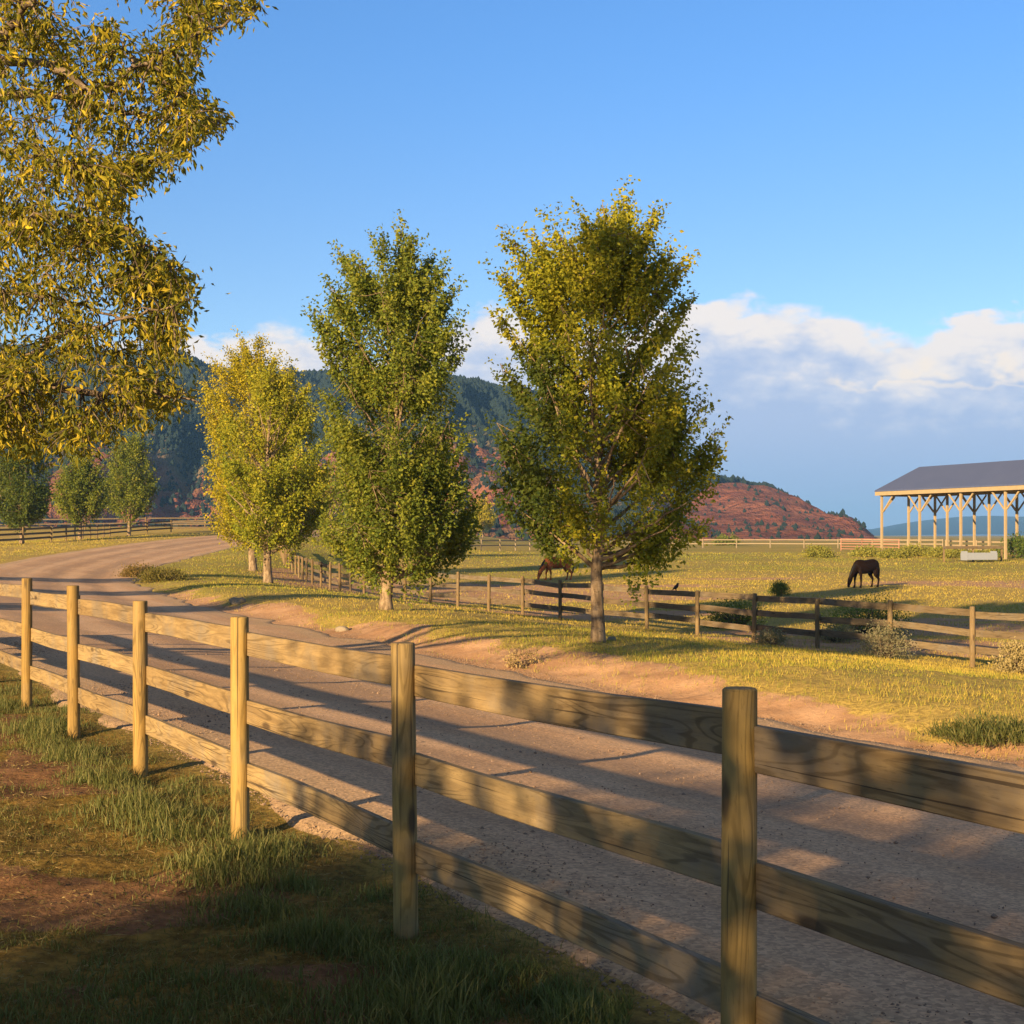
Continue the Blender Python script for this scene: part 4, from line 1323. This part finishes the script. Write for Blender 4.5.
def horse(label, px, py, heading, scale, coat, hair, step=0.0, group='horses grazing in the paddock', turn=0.0):
    """Grazing horse; local x points forward, head down in front."""
    X, Y = at(px, py)
    root = thing('horse', (X, Y, gz(X, Y) - .01), label, 'horse', group)
    root.rotation_euler.z = heading; root.scale = (scale,) * 3
    T = turn
    trunk = [(-.98, 0, 1.12, .10, .14), (-.86, 0, 1.16, .25, .30), (-.62, 0, 1.19, .30, .35), (-.3, 0, 1.13, .32, .36), (.05, 0, 1.09, .33, .37), (.36, 0, 1.12, .29, .39), (.58, 0, 1.14, .23, .36), (.74, 0, 1.10, .17, .28), (.82, 0, 1.06, .10, .18)]
    neck = [(.48, 0, 1.16, .19, .33), (.74, T * .05, 1.05, .15, .27), (.93, T * .15, .85, .115, .20), (1.06, T * .27, .64, .10, .155), (1.13, T * .36, .50, .095, .14)]
    head = [(1.06, T * .33, .60, .075, .10), (1.13, T * .38, .48, .105, .15), (1.19, T * .42, .34, .10, .125), (1.23, T * .45, .20, .075, .085), (1.25, T * .47, .09, .07, .08), (1.25, T * .47, .04, .045, .05)]

    def hind(y, d):
        return [(-.70, y * .75, 1.12, .15, .26), (-.70, y, .92, .145, .25), (-.64, y * 1.08, .74, .11, .17), (-.74 - d, y, .58, .07, .095), (-.86 - d, y, .48, .06, .075), (-.85 - d, y, .34, .045, .052), (-.82 - d, y, .18, .042, .048), (-.80 - d, y, .11, .055, .058), (-.77 - d, y, .05, .065, .07), (-.76 - d, y, 0.0, .075, .085)]

    def fore(y, d):
        return [(.52, y * .8, 1.06, .12, .20), (.53, y, .84, .10, .135), (.55 + d * .5, y, .62, .072, .082), (.56 + d, y, .47, .062, .068), (.56 + d, y, .32, .042, .046), (.56 + d, y, .18, .042, .046), (.58 + d, y, .11, .054, .056), (.60 + d, y, .05, .064, .066), (.61 + d, y, 0.0, .074, .08)]
    ear = lambda y: [(1.05, y * .7 + T * .33, .60, .03, .03), (1.02, y + T * .33, .68, .03, .022), (1.01, y * 1.1 + T * .33, .75, .008, .008)]
    fuse('body', [trunk, neck, head, hind(.17, step), hind(-.17, -step), fore(.16, -step * 1.4), fore(-.16, step * 1.6), ear(.07), ear(-.07)], coat, root, .022)
    fuse('tail', [[(-.95, 0, 1.30, .045, .05), (-1.06, 0, 1.20, .06, .06), (-1.10, 0, .95, .08, .075), (-1.08, 0, .65, .085, .07), (-1.06, 0, .42, .03, .03)]], hair, root, .02)
    fuse('mane', [[(.40, .02, 1.50, .02, .03), (.66, .05 + T * .05, 1.34, .05, .09), (.90, .07 + T * .15, 1.10, .05, .12), (1.10, .05 + T * .27, .80, .045, .09), (1.22, T * .38, .56, .03, .05)]], hair, root, .02)
    return root


horse('dark brown horse grazing alone in the open paddock, head down to the left', 865, 587.5, math.radians(216), 1.02, M['dark_coat'], M['black_hair'], .04, turn=-.1)
horse('chestnut brown horse grazing in the paddock behind the big roadside tree', 557, 580, math.radians(198), 1.0, M['brown_coat'], M['black_hair'], .07)


def bird():
    X, Y = xy_of(20.4 + .08, 29.05)
    z = gz(X, Y) + 1.20
    root = thing('bird', (X, Y, z), 'small dark bird perched on the top rail of the middle fence', 'bird')
    root.rotation_euler.z = math.radians(20)
    root.scale = (.95,) * 3
    fuse('body', [[(-.15, 0, .015, .022, .006), (-.08, 0, .055, .028, .012), (-.05, 0, .08, .04, .035), (0, 0, .115, .052, .055), (.045, 0, .15, .048, .05), (.06, 0, .185, .034, .036), (.07, 0, .215, .036, .035), (.095, 0, .222, .022, .022), (.105, 0, .222, .008, .008)],
                  [(.0, .02, .09, .014, .016), (.008, .02, .04, .008, .008), (.02, .02, .003, .009, .009)], [(.0, -.02, .09, .014, .016), (.008, -.02, .04, .008, .008), (.02, -.02, .003, .009, .009)]], M['bird'], root, .007)
    fuse('beak', [[(.095, 0, .222, .010, .010), (.115, 0, .220, .006, .006), (.135, 0, .216, .002, .002)]], M['beak'], root, .003)


bird()


def stone(label, px, py, s, seed, mat=M['stone'], dz=0.0):
    r = np.random.RandomState(seed)
    X, Y = at(px, py)
    import bmesh
    bm = bmesh.new(); bmesh.ops.create_icosphere(bm, subdivisions=3, radius=1)
    for v in bm.verts:
        c = v.co
        k = 1 + .35 * (fbm(np.array(c.x * 1.3 + 5), np.array(c.y * 1.3 + c.z * .9), seed, 3) - .5) * 2
        v.co = Vector((c.x * k * s, c.y * k * s * .8, max(c.z * k, -.6) * s * .6))
    me = bpy.data.meshes.new('stone'); bm.to_mesh(me); bm.free(); me.materials.append(mat)
    o = bpy.data.objects.new('stone', me); col.objects.link(o)
    o.location = (X, Y, gz(X, Y) + s * .2 + dz)
    tag(o, label, 'stone')


stone('pale stone on the far road verge, just above the fourth lit fence post', 237, 604, .26, 1)
stone('grey boulder lying in the bank shade below the pale cottonwood trunk', 342, 631, .15, 2)
stone('small dark stone at the foot of the nearest cottonwood trunk', 611, 641, .09, 3)

# ------------------------------------------------------------------ haze
def haze():
    me = bpy.data.meshes.new('haze')
    x0, x1, y0, y1, z0, z1 = -4600, 8200, -300, 8800, -12, 168
    v = [(x, y, z) for z in (z0, z1) for x, y in ((x0, y0), (x1, y0), (x1, y1), (x0, y1))]
    me.from_pydata(v, [], [(0, 3, 2, 1), (4, 5, 6, 7), (0, 1, 5, 4), (1, 2, 6, 5), (2, 3, 7, 6), (3, 0, 4, 7)])
    m = bpy.data.materials.new('blue_haze'); m.use_nodes = True
    nt = m.node_tree; nt.nodes.remove(nt.nodes['Principled BSDF'])
    pv = nt.nodes.new('ShaderNodeVolumePrincipled')
    pv.inputs['Color'].default_value = (.22, .50, 1.0, 1)
    pv.inputs['Density'].default_value = HAZE
    pv.inputs['Anisotropy'].default_value = .0
    nt.links.new(pv.outputs[0], nt.nodes['Material Output'].inputs['Volume'])
    me.materials.append(m)
    o = bpy.data.objects.new('haze', me); col.objects.link(o)
    tag(o, 'thin blue haze over the far hills', 'haze', kind='stuff')


if HAZE: haze()


# ------------------------------------------------------------------ sky, sun, camera
def world():
    w = bpy.data.worlds.new('World'); scene.world = w; w.use_nodes = True
    t = NT(w.node_tree)
    bg = w.node_tree.nodes['Background']
    S = .066
    sky = t.n('ShaderNodeTexSky', sky_type='NISHITA', sun_disc=False)
    sky.sun_elevation = SUN_EL
    sky.sun_rotation = math.atan2(-SUN_DX, -SUN_DY)
    sky.altitude = 1900; sky.air_density = 1.0; sky.dust_density = .4; sky.ozone_density = 2.0
    d = t.n('ShaderNodeTexCoord').outputs['Generated']
    s = t.n('ShaderNodeSeparateXYZ', {0: d})
    x, y, z = s.outputs
    hor = t.math('MAXIMUM', t.math('SQRT', t.math('ADD', t.math('MULTIPLY', x, x), t.math('MULTIPLY', y, y))), .05)
    e = t.math('DIVIDE', z, hor)
    a = t.math('ARCTAN2', x, y)
    K = 2 ** -EXPO / S
    lin = lambda c: tuple((((v / 255 + .055) / 1.055) ** 2.4) * K for v in c)
    # clear sky: deepen the blue a little
    clear = t.n('ShaderNodeHueSaturation', {'Color': sky.outputs[0], 'Saturation': t.mapr(e, .10, .36, 1.12, SKY_SAT), 'Value': t.mapr(e, .12, .40, SKY_VAL * .76, SKY_VAL), 'Hue': .507}).outputs[0]
    clear = t.n('ShaderNodeVectorMath', {0: clear, 1: t.mapr(z, .36, .8, 1.0, .55)}, operation='MULTIPLY').outputs[0]   # unseen upper sky dimmed to weaken the skylight
    clear = t.mix(t.mapr(z, .45, .72, 0, .75), clear, tuple(.19 * v * K for v in (1.0, .97, .98)))   # grey added to the unseen overhead sky to neutralise the shade
    # cloud top line, by bearing
    cur = t.n('ShaderNodeFloatCurve', {'Value': t.mapr(a, -.6, .6, 0, 1, False)})
    c = cur.mapping.curves[0]
    pts = [(-400, .13), (0, .12), (190, .141), (230, .143), (270, .152), (320, .148), (360, .135), (400, .14), (455, .160), (500, .168), (540, .158), (600, .155), (690, .166), (735, .171), (790, .165), (850, .156), (885, .147), (915, .143), (950, .152), (1000, .155), (1100, .15), (1300, .16)]
    P = [(math.atan((px - 512) / F) / 1.2 + .5, v * 4) for px, v in pts]
    P = [(min(1, max(0, q)), v) for q, v in P]
    c.points[0].location = P[0]; c.points[1].location = P[-1]
    for q in P[1:-1]: c.points.new(*q)
    cur.mapping.update()
    top = t.math('MULTIPLY', cur.outputs[0], .25)
    vec = t.n('ShaderNodeCombineXYZ', {0: t.math('MULTIPLY', a, 1.0), 1: t.math('MULTIPLY', e, 1.9), 2: .3}).outputs[0]
    n2d = lambda sc, de, ro: t.n('ShaderNodeTexNoise', {'Vector': vec, 'Scale': sc, 'Detail': de, 'Roughness': ro}, noise_dimensions='2D').outputs['Fac']
    n1 = n2d(17, 6, .58); n2 = n2d(42, 5, .6); nl = n2d(7, 3, .5)
    vor = t.n('ShaderNodeTexVoronoi', {'Vector': t.n('ShaderNodeVectorMath', {0: vec, 1: t.n('ShaderNodeVectorMath', {0: t.n('ShaderNodeTexNoise', {'Vector': vec, 'Scale': 30.0, 'Detail': 4.0}, noise_dimensions='2D').outputs['Color'], 1: (.02, .02, .02)}, operation='MULTIPLY').outputs[0]}, operation='ADD').outputs[0], 'Scale': 24.0, 'Detail': 2.0, 'Roughness': .5, 'Lacunarity': 2.3}, feature='F1', voronoi_dimensions='2D')
    bil = t.math('SUBTRACT', 1.0, vor.outputs['Distance'])
    rag = t.math('ADD', t.math('ADD', t.math('MULTIPLY', t.math('SUBTRACT', bil, .40), .014), t.math('MULTIPLY', t.math('SUBTRACT', n1, .5), .022)), t.math('MULTIPLY', t.math('SUBTRACT', n2, .5), .012))
    dd = t.math('SUBTRACT', t.math('ADD', top, rag), e)                 # depth below the top edge
    soft = t.mapr(nl, .35, .65, .004, .016)
    mask = t.n('ShaderNodeMapRange', {'Value': dd, 'From Min': 0.0, 'From Max': soft, 'To Min': 0.0, 'To Max': 1.0}, interpolation_type='SMOOTHSTEP').outputs[0]
    mask = t.math('MULTIPLY', mask, t.mapr(t.math('ABSOLUTE', a), .55, 1.2, 1, .25))
    white, cream, grey, blue, low = [tuple(q * f for q in lin(c)) for c, f in (((246, 238, 234), 1.06), ((252, 238, 224), 1.08), ((202, 211, 232), 1.08), ((172, 190, 223), 1.12), ((158, 181, 218), 1.14))]
    fold = t.math('ADD', dd, t.math('MULTIPLY', t.math('SUBTRACT', n1, .5), .035))
    fold = t.math('SUBTRACT', fold, t.math('MULTIPLY', t.math('SUBTRACT', bil, .40), .05))
    fold = t.math('ADD', fold, t.math('MULTIPLY', t.math('SUBTRACT', n2, .5), .03))
    base = t.mix(t.mapr(fold, .022, .060), white, grey)
    base = t.mix(t.mapr(fold, .048, .088), base, blue)
    base = t.mix(t.mapr(e, .085, .03), base, low)
    # brighter cream bank to the right, and thin streaks
    bank = t.math('ADD', t.math('MULTIPLY', t.math('SUBTRACT', bil, .4), .03), t.math('MULTIPLY', t.math('SUBTRACT', n1, .5), .05))
    lo_e = t.math('ADD', .103, t.math('MULTIPLY', bank, .5)); hi_e = t.math('ADD', .122, bank)
    bm = t.math('MULTIPLY', t.mapr(t.math('SUBTRACT', e, lo_e), 0, .006), t.mapr(t.math('SUBTRACT', hi_e, e), 0, .014))
    bm = t.math('MULTIPLY', bm, t.math('MULTIPLY', t.mapr(a, .212, .235), t.mapr(a, .60, .42)))
    base = t.mix(t.math('MULTIPLY', bm, .9), base, cream)
    bk2 = t.math('MULTIPLY', t.mapr(t.math('SUBTRACT', e, t.math('ADD', .133, t.math('MULTIPLY', bank, .6))), 0, .01), t.mapr(a, .27, .30))
    base = t.mix(t.math('MULTIPLY', bk2, .75), base, white)
    bl = t.math('MULTIPLY', t.mapr(t.math('ABSOLUTE', t.math('SUBTRACT', e, t.math('ADD', .1155, t.math('MULTIPLY', bank, .35)))), .0045, .0015), t.mapr(a, -.13, -.19))
    base = t.mix(t.math('MULTIPLY', bl, .9), base, white)
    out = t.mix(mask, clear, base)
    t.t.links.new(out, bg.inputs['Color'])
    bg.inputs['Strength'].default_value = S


SKY_SAT, SKY_VAL = 1.22, 1.22
world()

ld = bpy.data.lights.new('sun', 'SUN')
ld.energy = 5.0; ld.angle = math.radians(.55); ld.color = (1.0, .72, .38)
sun = bpy.data.objects.new('sun', ld); col.objects.link(sun)
dirv = Vector((SUN_DX * math.cos(SUN_EL), SUN_DY * math.cos(SUN_EL), -math.sin(SUN_EL)))
sun.rotation_euler = dirv.to_track_quat('-Z', 'Y').to_euler()
sun.location = (-20, -30, 20)

cd = bpy.data.cameras.new('camera')
cd.sensor_width = 36; cd.lens = F * 36 / 1024
cd.shift_y = (HY - 512) / 1024
cd.clip_end = 20000; cd.clip_start = .1
cam = bpy.data.objects.new('camera', cd); col.objects.link(cam)
cam.location = (0, 0, CAM_Z); cam.rotation_euler = (math.radians(90), 0, 0)
scene.camera = cam
scene.view_settings.view_transform = 'Standard'
scene.view_settings.look = 'None'
scene.view_settings.exposure = EXPO
scene.view_settings.gamma = 1.0
scene.cycles.volume_bounces = 0
scene.cycles.max_bounces = 6
